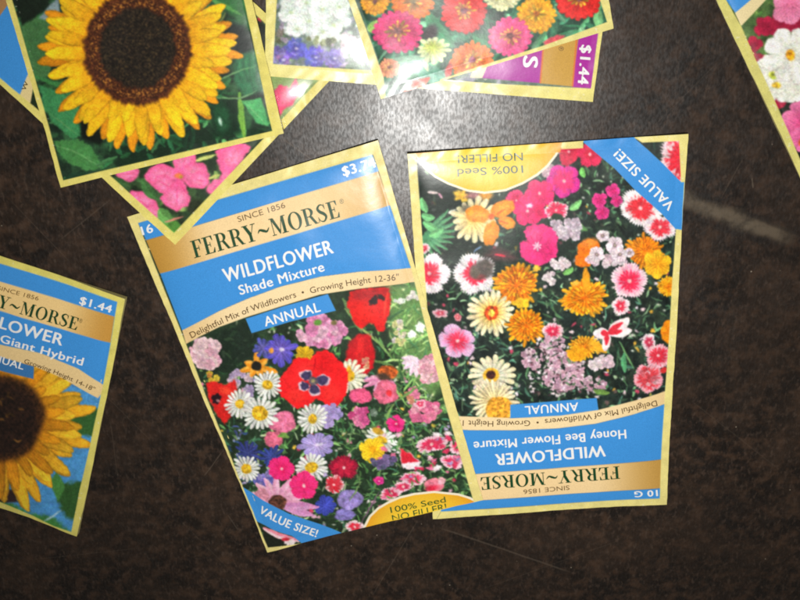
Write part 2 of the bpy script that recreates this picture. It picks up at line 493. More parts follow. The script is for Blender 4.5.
        Bz = base[np.ix_(jv, ju)] - .00034 + .15 * bul[np.ix_(jv, ju)].clip(-.001, 0)
        bot = top.copy(); bot[..., 2] = np.minimum(Bz, top[..., 2] - .0001)
        V = np.concatenate([top.reshape(-1, 3), bot.reshape(-1, 3)]); K = (m + 1) * (n + 1)
        Fc = []
        for j in range(n):
            for i in range(m):
                a = j * (m + 1) + i; b = a + 1; c = a + m + 2; d = a + m + 1
                Fc.append((a, d, c, b)); Fc.append((K + a, K + b, K + c, K + d))
        for i in range(m):
            a = i; Fc.append((a, a + 1, K + a + 1, K + a)); a = n * (m + 1) + i; Fc.append((a + 1, a, K + a, K + a + 1))
        for j in range(n):
            a = j * (m + 1); b = a + m + 1; Fc.append((b, a, K + a, K + b)); a += m; b += m; Fc.append((a, b, K + b, K + a))
        me = bpy.data.meshes.new('pouch'); me.from_pydata([tuple(q) for q in V], [], Fc); me.update()
        for p in me.polygons: p.use_smooth = False
        me.materials.append(ink(back))
        o = bpy.data.objects.new('pouch', me); COL.objects.link(o); o.parent = root; o.matrix_parent_inverse = inv
        # printed front, split by what is printed
        bm_ = (s.id == 0)[..., None]
        nk = sstep(.78, .88, fbm(s.X / 2.2, s.Y / 2.2, s.seed + 90, 2))[..., None]; sc_ = fbm(s.X / 7, s.Y / 7, s.seed + 95, 3)[..., None]
        s.C = np.where(bm_, (s.C * (.94 + .12 * sc_)) * (1 - .5 * nk) + .5 * nk * rgb((246, 242, 226)), s.C)
        C = np.clip(s.C, 0, 1)
        C = np.clip(C + .012, 0, 1)
        lin = np.where(C <= .04045, C / 12.92, ((C + .055) / 1.055) ** 2.4) * ALB
        sr = np.where(lin <= .0031308, lin * 12.92, 1.055 * lin ** (1 / 2.4) - .055)
        rgba = np.concatenate([sr, np.ones(sr.shape[:2] + (1,))], -1).reshape(-1, 4)
        nv, nu = s.X.shape
        idx = np.arange(nv * nu).reshape(nv, nu)
        fid = s.id[:-1, :-1]
        quads = np.stack([idx[:-1, :-1], idx[1:, :-1], idx[1:, 1:], idx[:-1, 1:]], -1)
        PV = P.reshape(-1, 3)
        parents = {}
        for r, nm in enumerate(REG):
            sel = quads[fid == r]
            if len(sel) < 40: continue
            uq, invx = np.unique(sel.reshape(-1), return_inverse=True)
            me = bpy.data.meshes.new(nm)
            me.vertices.add(len(uq)); me.vertices.foreach_set('co', PV[uq].astype(np.float32).ravel())
            me.loops.add(len(invx)); me.loops.foreach_set('vertex_index', invx.astype(np.int32).ravel())
            me.polygons.add(len(sel)); me.polygons.foreach_set('loop_start', np.arange(0, len(invx), 4, dtype=np.int32))
            me.update(calc_edges=True)
            a = me.color_attributes.new('print', 'BYTE_COLOR', 'POINT')
            a.data.foreach_set('color_srgb', rgba[uq].astype(np.float32).ravel())
            me.polygons.foreach_set('use_smooth', np.ones(len(sel), bool))
            me.materials.append(MPRINT)
            o = bpy.data.objects.new(nm, me); COL.objects.link(o); o.parent = root; o.matrix_parent_inverse = inv
            parents[nm] = o
        s.letters(parents, root)
        for o in [c for p in parents.values() for c in p.children] + [c for c in root.children if c.name not in [p.name for p in parents.values()] and c.name[:5] != 'pouch']:
            o.matrix_parent_inverse = inv if o.parent == root else Matrix.Identity(4)
        return root


def lerp(a, b, t): return (a[0] + (b[0] - a[0]) * t, a[1] + (b[1] - a[1]) * t)


BLUE = (62, 148, 222)
CREAM = (244, 214, 160)
WHITE = (248, 248, 246)
GREENS = [(70, 120, 60), (95, 145, 80), (50, 95, 55), (120, 160, 95), (60, 110, 80)]


def gold(p0, p1, lo=(196, 146, 62), hi=(248, 216, 160)):
    """metallic-look printed band: tan ends, pale middle, along p0 -> p1"""
    p0 = np.array(p0, float); p1 = np.array(p1, float); d = p1 - p0; L2 = d @ d

    def g(X, Y):
        t = np.clip(((X - p0[0]) * d[0] + (Y - p0[1]) * d[1]) / L2, 0, 1)
        k = sstep(0.02, .30, t) * (1 - .75 * sstep(.70, .98, t))
        return rgb(lo) * (1 - k[..., None]) + rgb(hi) * k[..., None]
    return g


def badge_grad(cx, cy, R):
    def g(X, Y):
        r = np.clip(np.hypot(X - cx, Y - cy) / R, 0, 1)[..., None]
        return rgb((252, 218, 60)) * (1 - r ** 3) + rgb((236, 156, 30)) * r ** 3
    return g


# =================================================================== PACKET: shade mixture (middle)
def shade():
    p = Packet('seed_packet', [(127, 217), (378, 140), (483, 500), (268, 550)], (.8, 1.9, 2.6, .7), 1.1,
               'large wildflower packet with big red poppy and white daisies, marked shade mixture', seed=3,
               curl=[(0, 1, .016, 1.8), (-.02, .5, .014, .6), (1.0, .0, .012, .55)])
    p.wobble()
    p.mottle((34, 52, 34), .5, 9)
    pic = [(186, 344), (200, 336), (220, 326), (248, 316), (280, 306), (320, 294), (360, 288), (416, 282), (474, 503), (345, 536), (268, 545)]
    rn = p.rng
    # ground of leaves
    p.foliage((185, 320, 475, 545), 800, GREENS + [(34, 46, 36), (150, 170, 130)], None, (3, 14), (.5, 1.6), 160, (190, 190, 176))
    pal = [(226, 120, 156), (236, 180, 200), (190, 170, 214), (240, 236, 230), (214, 60, 100), (130, 120, 190), (232, 190, 70)]
    for k in range(150):
        x = rn.uniform(195, 470); y = rn.uniform(370, 535); p.blob(x, y, rn.uniform(1.2, 3.2), rn.uniform(1, 2.4), rn.choice(pal), rn.random() * 3, irr=.3, soft=1)
    p.foliage((200, 400, 470, 540), 420, GREENS + [(104, 150, 84), (160, 180, 130), (84, 130, 70)], None, (3, 12), (.4, 1.2))
    # bright grassy corner
    p.poly([(385, 284), (418, 281), (448, 380), (430, 400), (395, 350)], (112, 152, 84), soft=7, alpha=.85)
    p.foliage((385, 285, 445, 400), 150, [(130, 175, 95), (90, 140, 75), (160, 195, 120), (80, 130, 80)], None, (8, 26), (.5, 1.3), 30, (225, 232, 170))
    p.poly([(188, 342), (250, 318), (262, 345), (235, 372), (210, 372)], (22, 36, 26), soft=5, alpha=.85)
    p.foliage((190, 425, 260, 500), 90, [(70, 85, 140), (60, 100, 70), (110, 110, 160), (45, 70, 110)], None, (4, 9), (.7, 1.6), 20, (150, 160, 200))
    p.foliage((330, 400, 470, 500), 200, [(60, 100, 60), (90, 130, 80), (40, 70, 45), (110, 150, 90)], None, (5, 14), (.5, 1.3), 25, (190, 190, 160))
    p.cluster(240, 378, 12, 8, 12, 4, [(190, 165, 200), (205, 180, 190)])
    p.cluster(252, 394, 8, 8, 8, 3.5, [(185, 170, 200), (170, 150, 190)])
    p.cluster(207, 353, 14, 13, 34, 5.5, [(236, 190, 200), (226, 170, 186), (240, 204, 208)])
    p.cluster(213, 376, 6, 4, 6, 3.4, [(220, 190, 60), (210, 140, 60)])
    p.cluster(322, 330, 22, 13, 46, 5.2, [(232, 160, 198), (222, 130, 176), (238, 184, 206)])
    p.blob(318, 322, 4, 3, (90, 140, 50)); p.blob(334, 322, 3, 2.5, (110, 100, 60))
    # black-eyed orange star
    for an, L in ((-88, 15), (-35, 13), (15, 22), (165, 17), (200, 13), (120, 12), (60, 12)):
        a = math.radians(an); p.stroke(257, 366, 257 + L * math.cos(a), 366 + L * math.sin(a), 3.4, (228, 142, 30), c2=(240, 170, 60))
    p.blob(257, 365.5, 5, 5, (26, 26, 20))
    p.flower(264, 347, 10, 9, (110, 100, 170), (74, 84, 170), w=.9, pt=6, jit=.2)
    p.flower(281, 349, 16, 11, (120, 100, 190), (84, 76, 190), w=.95, pt=7, jit=.16); p.blob(282, 349, 2.6, 2, (215, 205, 225))
    p.blob(271, 350, 2.5, 3, (230, 160, 60))
    p.flower(306, 354, 10, 6, (190, 150, 20), (225, 180, 40), w=1)
    # poppies
    p.poly([(206, 383), (214, 380), (226, 384), (236, 379), (238, 388), (234, 402), (231, 416), (224, 424), (217, 414), (210, 398)], (212, 34, 30), soft=1, noise=.8)
    p.blob(227, 390, 7, 3.5, (236, 60, 40), .2); p.blob(217, 398, 4.6, 5.5, (36, 16, 24), .4, irr=.2); p.blob(219, 400, 1.6, 1.6, (160, 110, 110))
    p.stroke(345, 308, 385, 345, 1.4, (140, 165, 95), bend=3); p.stroke(343, 298, 362, 332, 2.2, (98, 130, 76)); p.stroke(375, 335, 392, 358, 1.2, (120, 160, 90))
    p.poly([(347, 303), (350, 292), (358, 289), (376, 287), (389, 286), (391, 300), (390, 312), (386, 320), (384, 331), (378, 330), (374, 323), (369, 322), (362, 328), (353, 321)], (220, 26, 24), soft=.8, noise=.8)
    p.poly([(352, 290), (389, 286), (390, 294), (370, 298), (352, 300)], (160, 26, 34), soft=4, alpha=.7)
    p.blob(374, 300, 4, 5, (40, 22, 24), .8, irr=.3); p.blob(382, 297, 5, 2.6, (50, 26, 26), .4, irr=.3)
    p.stroke(388, 290, 384, 318, 1.2, (238, 60, 44)); p.blob(366, 312, 10, 8, (228, 34, 28), 0, soft=4)
    p.poly([(344, 362), (350, 340), (358, 333), (370, 334), (375, 350), (374, 366), (366, 374), (352, 372)], (196, 22, 30), soft=1.4, noise=.8)
    p.stroke(362, 336, 358, 366, 4, (214, 32, 34)); p.cluster(366, 362, 6, 5, 8, 2.6, [(225, 150, 110), (230, 120, 110), (240, 190, 150)])
    p.daisy(350, 375, 17, 5, c=(240, 234, 200), n=17); p.blob(349, 372, 3, 7, (226, 160, 40))
    P = [(277, 390), (280, 378), (287, 369), (294, 359), (302, 356), (311, 358), (317, 352), (326, 348), (335, 353), (342, 360), (348, 372), (349, 384), (345, 396), (338, 405), (329, 405), (321, 400), (316, 397), (309, 405), (298, 407), (287, 400), (281, 396)]
    p.poly(P, (236, 28, 32), soft=.9, noise=.9)
    p.poly([(300, 360), (314, 360), (312, 374), (296, 378)], (246, 46, 44), soft=5, alpha=.7)
    p.poly([(318, 352), (327, 350), (330, 366), (320, 372)], (216, 18, 26), soft=4, alpha=.7)
    p.stroke(316, 356, 315, 370, .8, (180, 10, 24)); p.stroke(283, 392, 300, 386, .7, (200, 14, 24)); p.stroke(330, 390, 340, 402, .7, (200, 14, 24))
    p.blob(331, 392, 9, 9, (244, 40, 38), 0, soft=4); p.blob(296, 394, 9, 7, (244, 42, 38), 0, soft=4)
    for (x, y, rx, ry) in ((306, 374, 5.5, 4.2), (324, 379, 6, 4.2), (315, 389, 5.2, 4.6), (304, 385, 4.5, 4)):
        p.blob(x, y, rx + .9, ry + .9, (214, 186, 196), irr=.1); p.blob(x + (314 - x) * .1, y + (380 - y) * .1, rx, ry, (58, 50, 84), irr=.15)
    p.blob(314, 380, 5, 4, (96, 84, 90), irr=.2); p.blob(314, 380, 1.8, 1.8, (168, 158, 110))
    # echinacea, orange cone
    for an, L in ((150, 24), (125, 18), (168, 22), (105, 20), (75, 18), (40, 16)):
        a = math.radians(an); p.stroke(384, 375, 384 + L * math.cos(a), 375 + L * math.sin(a), 2.8, (214, 128, 168), c2=(232, 164, 192))
    p.blob(388, 371, 10, 6.5, (182, 84, 34), .1, irr=.05, grain=.4); p.blob(384, 376, 8, 3.5, (70, 52, 40), .3, soft=1.5)
    p.ruffle(386, 391, 12, (236, 110, 140), 14); p.blob(389, 392, 3, 3, (225, 50, 60))
    p.ruffle(361, 395, 11, (226, 86, 128), 14, .7); p.cluster(360, 416, 8, 9, 14, 4, [(222, 90, 150), (210, 70, 130), (236, 130, 170)])
    p.ruffle(374, 412, 4, (120, 140, 120), 5)
    for an in (170, 190, 150, 120, 95):
        a = math.radians(an); p.stroke(418, 358, 418 + 17 * math.cos(a), 358 + 17 * math.sin(a) + 2, 3.1, (226, 196, 214), c2=(238, 214, 226))
    p.cluster(431, 368, 9, 16, 26, 5, [(236, 176, 186), (242, 198, 202), (226, 152, 172)])
    p.blob(412, 334, 4.2, 3.4, (250, 252, 246), .3, irr=.2); p.blob(420, 327, 4.4, 5.2, (250, 252, 246), -.3, irr=.2)
    p.cluster(401, 301, 6, 3, 6, 2.4, [(240, 244, 230)]); p.cluster(414, 296, 6, 4, 6, 3, [(232, 226, 220)])
    p.cluster(399, 332, 6, 14, 22, 2.4, [(236, 226, 190), (230, 216, 214), (226, 222, 150)])
    p.cluster(426, 410, 14, 9, 30, 4.8, [(236, 130, 162), (226, 108, 150), (242, 160, 182)])
    p.cluster(411, 394, 6, 7, 12, 3.6, [(234, 130, 162), (230, 150, 120)])
    p.stroke(388, 436, 396, 400, 1.3, (130, 165, 90), bend=-5); p.stroke(396, 400, 420, 385, 1.2, (110, 150, 80))
    p.pink(396, 423, 9, (232, 50, 130), (200, 20, 90), fi=.4)
    # lilac
    p.cluster(331, 413, 8, 9, 12, 6, [(180, 160, 214), (168, 150, 208)])
    p.flower(317, 444, 18, 10, (190, 170, 220), (160, 146, 212), w=1.1, sq=.75, pt=8, jit=.15); p.blob(319, 443, 3, 2, (210, 200, 225))
    p.ruffle(283, 421, 13, (236, 120, 156), 16, .85); p.ruffle(274, 438, 9.5, (232, 110, 140), 12, .85)
    p.blob(284, 434, 5, 3, (110, 150, 70), irr=.3)
    p.flower(249, 452, 12, 12, (60, 66, 130), (50, 60, 130), w=.8, jit=.3); p.flower(272, 456, 12, 12, (60, 70, 140), (46, 64, 140), w=.8, jit=.3)
    p.cluster(266, 478, 10, 8, 14, 4.5, [(120, 110, 190), (100, 100, 180), (150, 140, 200)])
    # daisies
    p.daisy(268, 384, 14.6, 5, .95); p.daisy(240, 403, 14.6, 4.6); p.daisy(260, 412, 18.6, 7.8, .92); p.daisy(313, 417, 15, 4.3)
    p.daisy(247, 468, 14.4, 5.2, .95); p.daisy(312, 466, 16.4, 6.2, .9)
    p.daisy(382, 438, 17, 5, .62, .35, n=15); p.blob(378, 430, 6, 3, (180, 140, 40), .4)
    p.flower(373, 448, 12.5, 7, (236, 176, 20), (248, 208, 44), w=1.25, pt=9, jit=.08); p.blob(373, 447, 3, 3, (232, 160, 20))
    # dark red dianthus
    p.pink(344, 466, 15, (150, 20, 50), (190, 30, 60), fi=.6, jag=.2, sq=.8); p.pink(334.5, 483, 9.5, (240, 214, 216), (200, 34, 50), fi=.82, jag=.03)
    for a_ in ((432, 443, 17, .5, -.15), (452, 461, 12, .6, .2), (458, 446, 9, .9, 0), (391, 492, 12, .6, -.4), (403, 485, 11, .5, -.3), (414, 477, 13, .55, .1), (420, 403, 6, .8, 0)):
        p.pink(a_[0], a_[1], a_[2], (240, 196, 208), (208, 40, 80), sq=a_[3], ang=a_[4], fi=.6)
    for k in range(46):
        p.blob(rn.uniform(380, 468), rn.uniform(425, 500), rn.uniform(1.5, 4.5), rn.uniform(1, 2.6), rn.choice([(226, 110, 150), (240, 190, 206), (206, 50, 86), (236, 222, 226), (150, 130, 170)]), rn.uniform(-.6, .3), irr=.3, soft=.9)
    p.foliage((380, 420, 470, 500), 70, GREENS, None, (3, 10), (.4, 1))
    p.poly([(399, 446), (412, 452), (421, 462), (414, 468), (402, 466)], (240, 220, 226), soft=.8, noise=1.4)
    p.poly([(400, 446), (411, 452), (418, 459), (402, 462)], (206, 34, 52), soft=1, noise=.7)
    p.blob(435, 484, 11, 7, (240, 130, 150), -.1, irr=.2); p.blob(432, 487, 6, 3, (220, 40, 70), -.1, soft=2); p.blob(442, 480, 4, 4, (242, 180, 190), .5)
    p.pink(379, 479, 5, (232, 60, 150), (210, 30, 120))
    p.flower(326, 504, 11, 7, (70, 80, 190), (54, 66, 160), w=1.2)
    p.ruffle(350, 498, 13, (158, 140, 208), 16, .75); p.ruffle(345, 514, 10, (136, 124, 196), 12, .6)
    p.cluster(384, 460, 12, 7, 20, 3, [(110, 90, 140), (130, 110, 160), (90, 90, 120)])
    # echinacea, pink
    for an in range(150, 400, 24):
        a = math.radians(an + rn.uniform(-5, 5)); p.stroke(278, 500, 278 + 30 * math.cos(a), 500 + 26 * math.sin(a), 4, (224, 156, 186), c2=(238, 184, 206))
    for an in (30, 8):
        a = math.radians(an); p.stroke(280, 504, 280 + 40 * math.cos(a), 502 + 24 * math.sin(a), 4, (200, 130, 180), c2=(214, 150, 196))
    p.blob(278, 501, 9, 8, (86, 52, 40), irr=.06, grain=.5)
    p.ruffle(262, 494, 7, (230, 150, 170), 8)
    p.pink(282, 467, 13, (240, 42, 118), (226, 30, 100), fi=.4, jag=.05); p.pink(304, 484, 14.5, (242, 46, 120), (230, 34, 104), fi=.3, jag=.05)
    p.pink(355, 527, 10, (240, 210, 216), (214, 36, 56), sq=.7, fi=.6)
    p.stroke(360, 525, 380, 490, .8, (120, 90, 110)); p.stroke(350, 500, 362, 480, .8, (120, 150, 90))
    # corner under banner
    p.poly([(262, 527), (305, 545), (268, 548)], (26, 32, 22), soft=1)
    p.stroke(263, 527, 300, 540, 3, (226, 130, 150), c2=(240, 200, 206)); p.blob(290, 540, 5, 4, (236, 214, 214), irr=.3); p.blob(286, 537, 4, 2, (200, 40, 60))
    p.develop()
    # panels
    p.poly([(345, 600), (363, 530), (370, 516), (378, 508), (388, 502), (400, 496.5), (414, 493), (434, 491), (458, 494), (470, 498), (482, 504), (490, 560)],
           rid='seed_badge', grad=badge_grad(425, 545, 66), edge=(1.5, (250, 240, 214)))
    bd = (236, 220, 138)
    # picture id first
    for q in (pic,):
        P_ = np.array(q)
        p.poly(q, None, rid='flower_picture')
    p.poly([(345, 600), (363, 530), (370, 516), (378, 508), (388, 502), (400, 496.5), (414, 493), (434, 491), (458, 494), (470, 498), (482, 504), (490, 560)], None, rid='seed_badge')
    p.poly([(243, 487), (263, 499), (290, 512), (320, 523), (343, 533.5), (310, 560), (305, 545), (292, 534), (272, 527), (256, 520), (236, 500)], BLUE, rid='value_banner')
    p.poly([(186, 344), (200, 336), (220, 326), (248, 316), (280, 306), (320, 294), (360, 288), (418, 281.5), (412, 267.5), (360, 271), (320, 276), (280, 286), (250, 297), (220, 310), (182, 330)],
           rid='growing_band', grad=gold((170, 330), (412, 270), (236, 200, 140), (248, 222, 172)))
    p.poly([(160, 273), (240, 249), (320, 225.5), (390, 205), (411, 268), (360, 271), (320, 276), (280, 286), (250, 297), (220, 310), (182, 330.5)], BLUE, rid='blue_panel')
    p.poly([(146, 240), (378, 171), (391, 205), (160, 273.5)], rid='brand_band', grad=gold((150, 255), (388, 190)))
    p.poly([(138, 223), (372, 154), (379, 171), (146, 240)], BLUE, rid='blue_panel')
    p.poly([(246, 318), (286, 305), (328, 293.5), (336, 310), (290, 321), (252, 332.5)], BLUE, rid='annual_tag')
    # yellow border on top of everything
    p.poly([(120, 213), (384, 134), (387, 140), (376, 153.5), (138, 223), (186, 344), (243, 487), (256, 518), (268.5, 545), (305, 542), (330, 536), (345, 534), (345, 545), (262, 560)], bd, rid='seam_border')
    p.poly([(384, 134), (490, 500), (486, 506), (474, 503), (444, 400), (411, 268), (390, 205), (373, 154)], bd, rid='seam_border')
    p.write('$3.74', (344, 175.7), (376.5, 166.5), 9.6, WHITE, bold=.022, name='price_lettering')
    p.write('16 G', (143, 235), (168, 227), 8.6, WHITE, bold=.022, name='weight_lettering')
    p.write('SINCE 1856', (239, 221.5), (286, 207), 5.6, (110, 84, 50), name='year_lettering', part='brand_band')
    p.write('FERRY~MORSE', (195, 257.5), (342, 216), 17.5, (24, 72, 40), serif=True, name='brand_lettering', part='brand_band')
    p.write('®', (340.5, 203.5), (344.5, 202.3), 4.5, (90, 90, 50), name='register_mark', part='brand_band')
    p.write('WILDFLOWER', (226, 281.5), (334, 252), 13.8, WHITE, bold=.022, name='title_lettering')
    p.write('Shade Mixture', (241, 294), (325, 270), 9.6, WHITE, bold=.018, name='mixture_lettering')
    p.write('Delightful Mix of Wildflowers  •  Growing Height 12-36"', (192, 338), (399, 279.5), 6.2, (92, 66, 34), arc=11.5, bold=.002, name='growing_lettering', part='growing_band')
    p.write('ANNUAL', (266, 325.5), (321, 310.5), 9.6, WHITE, bold=.014, name='annual_lettering', part='annual_tag')
    p.write('VALUE SIZE!', (259, 511.5), (316, 536.5), 7.8, WHITE, bold=.022, name='banner_lettering', part='value_banner', arc=-1)
    p.write('100% Seed', (391, 512.8), (446, 502), 6.3, (58, 96, 46), bold=.004, name='badge_lettering', part='seed_badge')
    p.write('NO FILLER!', (393, 521.6), (447, 509.6), 6.6, (58, 96, 46), bold=.004, name='badge_lettering', part='seed_badge')
    return p.build()


# =================================================================== PACKET: honey bee mixture (right, upside down)
def honeybee():
    p = Packet('seed_packet', [(407.5, 153), (687.5, 133.5), (666, 503), (433, 519)], (1.3, 1.2, .7, .7), .85,
               'large wildflower packet lying upside down with orange marigolds, marked honey bee flower mixture', seed=5, curl=[(0, 0, .024, 2.0), (.55, -.02, .012, .5), (1, .5, .014, .5), (1, 1, .016, 1.3), (1, 0, .014, 1.0)])
    p.wobble()
    p.mottle((26, 38, 34), .55, 9, (44, 58, 46))
    p.foliage((415, 140, 675, 415), 1150, [(66, 104, 74), (92, 136, 92), (46, 78, 60), (124, 160, 118), (74, 118, 98), (30, 44, 36), (28, 40, 34)], None, (3, 15), (.45, 1.5), 150, (196, 200, 186))
    for k in range(260):
        x = p.rng.uniform(425, 668); y = p.rng.uniform(200, 410); p.blob(x, y, p.rng.uniform(.8, 2.6), p.rng.uniform(.8, 2), p.rng.choice([(232, 206, 212), (206, 70, 100), (236, 180, 60), (166, 190, 150), (234, 222, 228), (110, 90, 84)]), p.rng.random() * 3, irr=.3, soft=.9)
    p.foliage((430, 200, 670, 410), 300, [(92, 136, 92), (138, 178, 134), (28, 40, 34), (70, 108, 78)], None, (3, 12), (.4, 1.2))
    p.poly([(420, 175), (470, 190), (470, 235), (520, 262), (500, 275), (455, 262), (430, 300), (470, 330), (430, 345), (415, 200)], (34, 44, 38), soft=8, alpha=.8)
    p.poly([(505, 215), (600, 215), (575, 270), (500, 262)], (36, 50, 42), soft=10, alpha=.6)
    for an in range(-40, 100, 14):
        a = math.radians(an); p.stroke(423, 235, 423 + 34 * math.cos(a), 228 + 30 * math.sin(a), 2.2, (74, 140, 96), c2=(104, 168, 118))
    for (x, y, a, L) in ((428, 216, .2, 14), (431, 226, .5, 18), (424, 205, 1.2, 16), (436, 232, -.4, 16)): p.leaf(x, y, L, 4, a, (104, 172, 110))
    p.leaf(575, 204, 15, 3.6, -.7, (120, 184, 110)); p.leaf(583, 172, 11, 3, 1.3, (110, 184, 90)); p.leaf(580, 225, 18, 3, .6, (90, 140, 80))
    p.stroke(448, 213, 456, 209, 1.3, (226, 226, 216)); p.stroke(428, 191, 438, 192, 1.6, (216, 200, 196)); p.stroke(438, 192, 442, 197, 1.2, (216, 160, 176))
    p.blob(461, 195, 7, 6, (222, 180, 60), .4, irr=.3, soft=2); p.blob(475, 194, 8, 5, (160, 110, 110), 0, irr=.3, soft=3); p.blob(486, 196, 6, 5, (216, 150, 50), irr=.3, soft=2)
    p.blob(500, 254, 13, 6, (90, 60, 62), .1, irr=.2, soft=4); p.stroke(494, 254, 506, 255, 1.3, (222, 60, 80))
    p.stroke(473, 252, 482, 245, 1, (120, 150, 190))
    # magentas
    p.pink(569, 152, 11, (214, 30, 70), (196, 20, 60), jag=.05); p.pink(590, 154, 13, (220, 38, 84), (200, 30, 60), jag=.08, fi=.4); p.blob(566, 160, 6, 5, (206, 30, 70), irr=.2)
    p.cluster(549, 171, 8, 5, 10, 3, [(240, 210, 216), (226, 190, 200)])
    p.pink(516, 200, 11, (224, 54, 110), (200, 30, 80), jag=.05)
    p.pink(563, 180, 17, (222, 46, 150), (232, 40, 110), jag=.03, fi=.6); p.pink(539, 193, 15, (232, 40, 110), (220, 30, 96), jag=.03, fi=.4)
    p.pink(527, 210, 15, (236, 44, 112), (220, 30, 100), jag=.03, fi=.3); p.blob(541, 211, 9, 6, (228, 34, 96), .4, irr=.2); p.blob(529, 205, 3, 2.5, (240, 200, 220), irr=.3)
    p.pink(556, 210, 12, (242, 214, 220), (226, 44, 84), fi=.74, sq=.8); p.blob(557, 217, 6, 4.5, (40, 60, 44))
    p.cluster(566, 228, 17, 10, 30, 4, [(222, 204, 216), (206, 186, 200), (232, 220, 226)], 5)
    p.cluster(603, 234, 5, 5, 5, 3.5, [(222, 200, 212)])
    for (x, y, r) in ((613, 191, 8), (599, 200, 8), (602, 212, 7), (616, 200, 6)): p.flower(x, y, r, 5, (200, 30, 100), (236, 66, 150), w=1.1, pt=7)
    # cream half-daisy, orange cosmos
    p.flower(474, 219, 23, 17, (226, 190, 90), (246, 236, 196), w=.95, pt=7, sq=1, ridge=.06); p.blob(474, 216, 8, 6, (226, 150, 60))
    p.blob(466, 208, 6, 4, (110, 104, 84), soft=3)
    for (x, y, rx, ry, a) in ((477.5, 213.5, 12, 8.5, .2), (502.5, 208, 12, 8.5, -.5), (506.5, 222, 9, 6, .5), (491, 232.5, 7.5, 12.5, .15)):
        p.blob(x, y, rx, ry, (240, 138, 26), a, irr=.08, grain=.12); p.blob(x, y, rx * .6, ry * .5, (248, 164, 50), a, soft=3, grain=.1)
    p.blob(491, 216, 3, 3, (226, 96, 20)); p.stroke(496, 214, 506, 208, .8, (222, 96, 30)); p.stroke(496, 219, 508, 224, .8, (222, 96, 30))
    # big pink
    p.poly([(519, 247), (520, 241), (527, 240), (523, 232), (526, 226), (534, 223), (543, 223), (551, 227), (557, 236), (558, 247), (556, 256), (548, 262), (538, 265), (529, 263), (521, 255)], (238, 56, 128), soft=.8, noise=.9)
    p.blob(546, 250, 9, 9, (228, 40, 116), 0, soft=4); p.blob(533, 233, 7, 6, (244, 80, 140), 0, soft=3)
    for k in range(12):
        a = k * .52; p.stroke(537, 246, 537 + 15 * math.cos(a), 246 + 14 * math.sin(a), .35, (206, 30, 100), soft=.5)
    p.flower(537, 245, 5, 7, (240, 220, 230), (244, 190, 214), w=.6)
    # red-hearted dianthus
    p.pink(424, 248, 6, (240, 220, 224), (220, 34, 56)); p.pink(429, 273, 21, (243, 232, 236), (222, 38, 64), fi=.48, cut=.16); p.pink(474, 273, 21, (240, 232, 234), (222, 30, 62), fi=.52, cut=.08, jag=.14)
    p.blob(483, 268, 12, 9, (92, 84, 78), -.2, irr=.15, soft=2.4); p.blob(480, 276, 5, 3, (120, 60, 60), soft=2); p.blob(474, 272, 5, 6, (104, 92, 80), soft=2)
    # marigolds
    p.marigold(516, 284, 22, sq=.95); p.blob(536, 268, 4, 3, (240, 190, 60), irr=.3); p.blob(521, 302, 8, 5, (244, 190, 40), irr=.3)
    p.marigold(584, 297, 23.5, (248, 138, 14), (254, 184, 36), .82); p.stroke(586, 292, 586, 267, 4, (240, 160, 30)); p.blob(575, 283, 4, 3, (244, 180, 60))
    p.flower(491, 312, 23, 20, (246, 214, 110), (250, 240, 206), w=.95, pt=7, ridge=.08); p.flower(491, 312, 16, 15, (238, 180, 50), (250, 232, 170), w=.9, pt=6)
    p.blob(491, 312, 7, 7, (206, 70, 24), irr=.1, grain=.4); p.blob(491, 312, 3.5, 3.5, (236, 190, 70), grain=.5)
    p.marigold(525, 325, 19, (250, 134, 14), (254, 176, 28))
    # orange poppy with white companions
    p.blob(588, 249, 12.5, 10, (240, 116, 20), -.3, irr=.1); p.blob(583, 259, 9, 8, (246, 120, 18), .2, irr=.1); p.blob(589, 242, 8, 4, (250, 144, 50), -.2, soft=2)
    p.marigold(644, 251, 19, (242, 130, 16), (248, 156, 30), .92, .3, 26); p.flower(657, 264, 14, 6, (240, 150, 20), (248, 190, 40), w=1.1, rot=-.5, pt=6)
    p.cluster(606, 260, 20, 5, 26, 3.6, [(226, 196, 206), (214, 186, 196), (238, 220, 226)])
    for (x, y, r) in ((596.5, 254, 8), (614.5, 245, 8.5), (602.5, 235, 6), (619, 254, 7), (629, 252, 5)):
        p.flower(x, y, r, 5, (214, 190, 200), (240, 224, 230), w=1.35, pt=8); p.blob(x, y, 2, 2, (110, 90, 96)); p.blob(x, y, .9, .9, (226, 210, 180))
    p.cluster(560, 264, 9, 6, 12, 3.6, [(232, 210, 214), (240, 224, 226)]); p.cluster(548, 276, 6, 6, 8, 3.4, [(236, 220, 222), (226, 206, 210)])
    p.leaf(568, 270, 12, 3, -.6, (110, 170, 90))
    p.pink(640, 208, 22, (244, 234, 234), (222, 38, 50), fi=.6, sq=.8, ang=.45, jag=.14); p.pink(660, 227, 17, (244, 226, 230), (220, 44, 60), fi=.6, sq=.75, jag=.18)
    p.pink(620, 305, 9, (240, 220, 222), (214, 34, 60)); p.pink(629, 280, 18, (246, 214, 222), (226, 28, 66), (244, 150, 176), fi=.56)
    p.pink(683, 158, 25, (242, 214, 218), (222, 40, 56), fi=.7, jag=.14)
    p.marigold(668, 286, 11, (240, 160, 20), (248, 190, 40)); p.blob(669, 331, 9, 11, (244, 140, 20), irr=.1)
    # lower left group
    p.pink(440, 313, 8, (214, 170, 180), (190, 60, 80), sq=.6); p.pink(458, 317, 4, (220, 140, 150), (190, 60, 70))
    p.pink(457, 341, 20, (222, 178, 214), (222, 40, 70), (224, 110, 150), fi=.46, sq=.82, ang=.5, cut=.16, jag=.05)
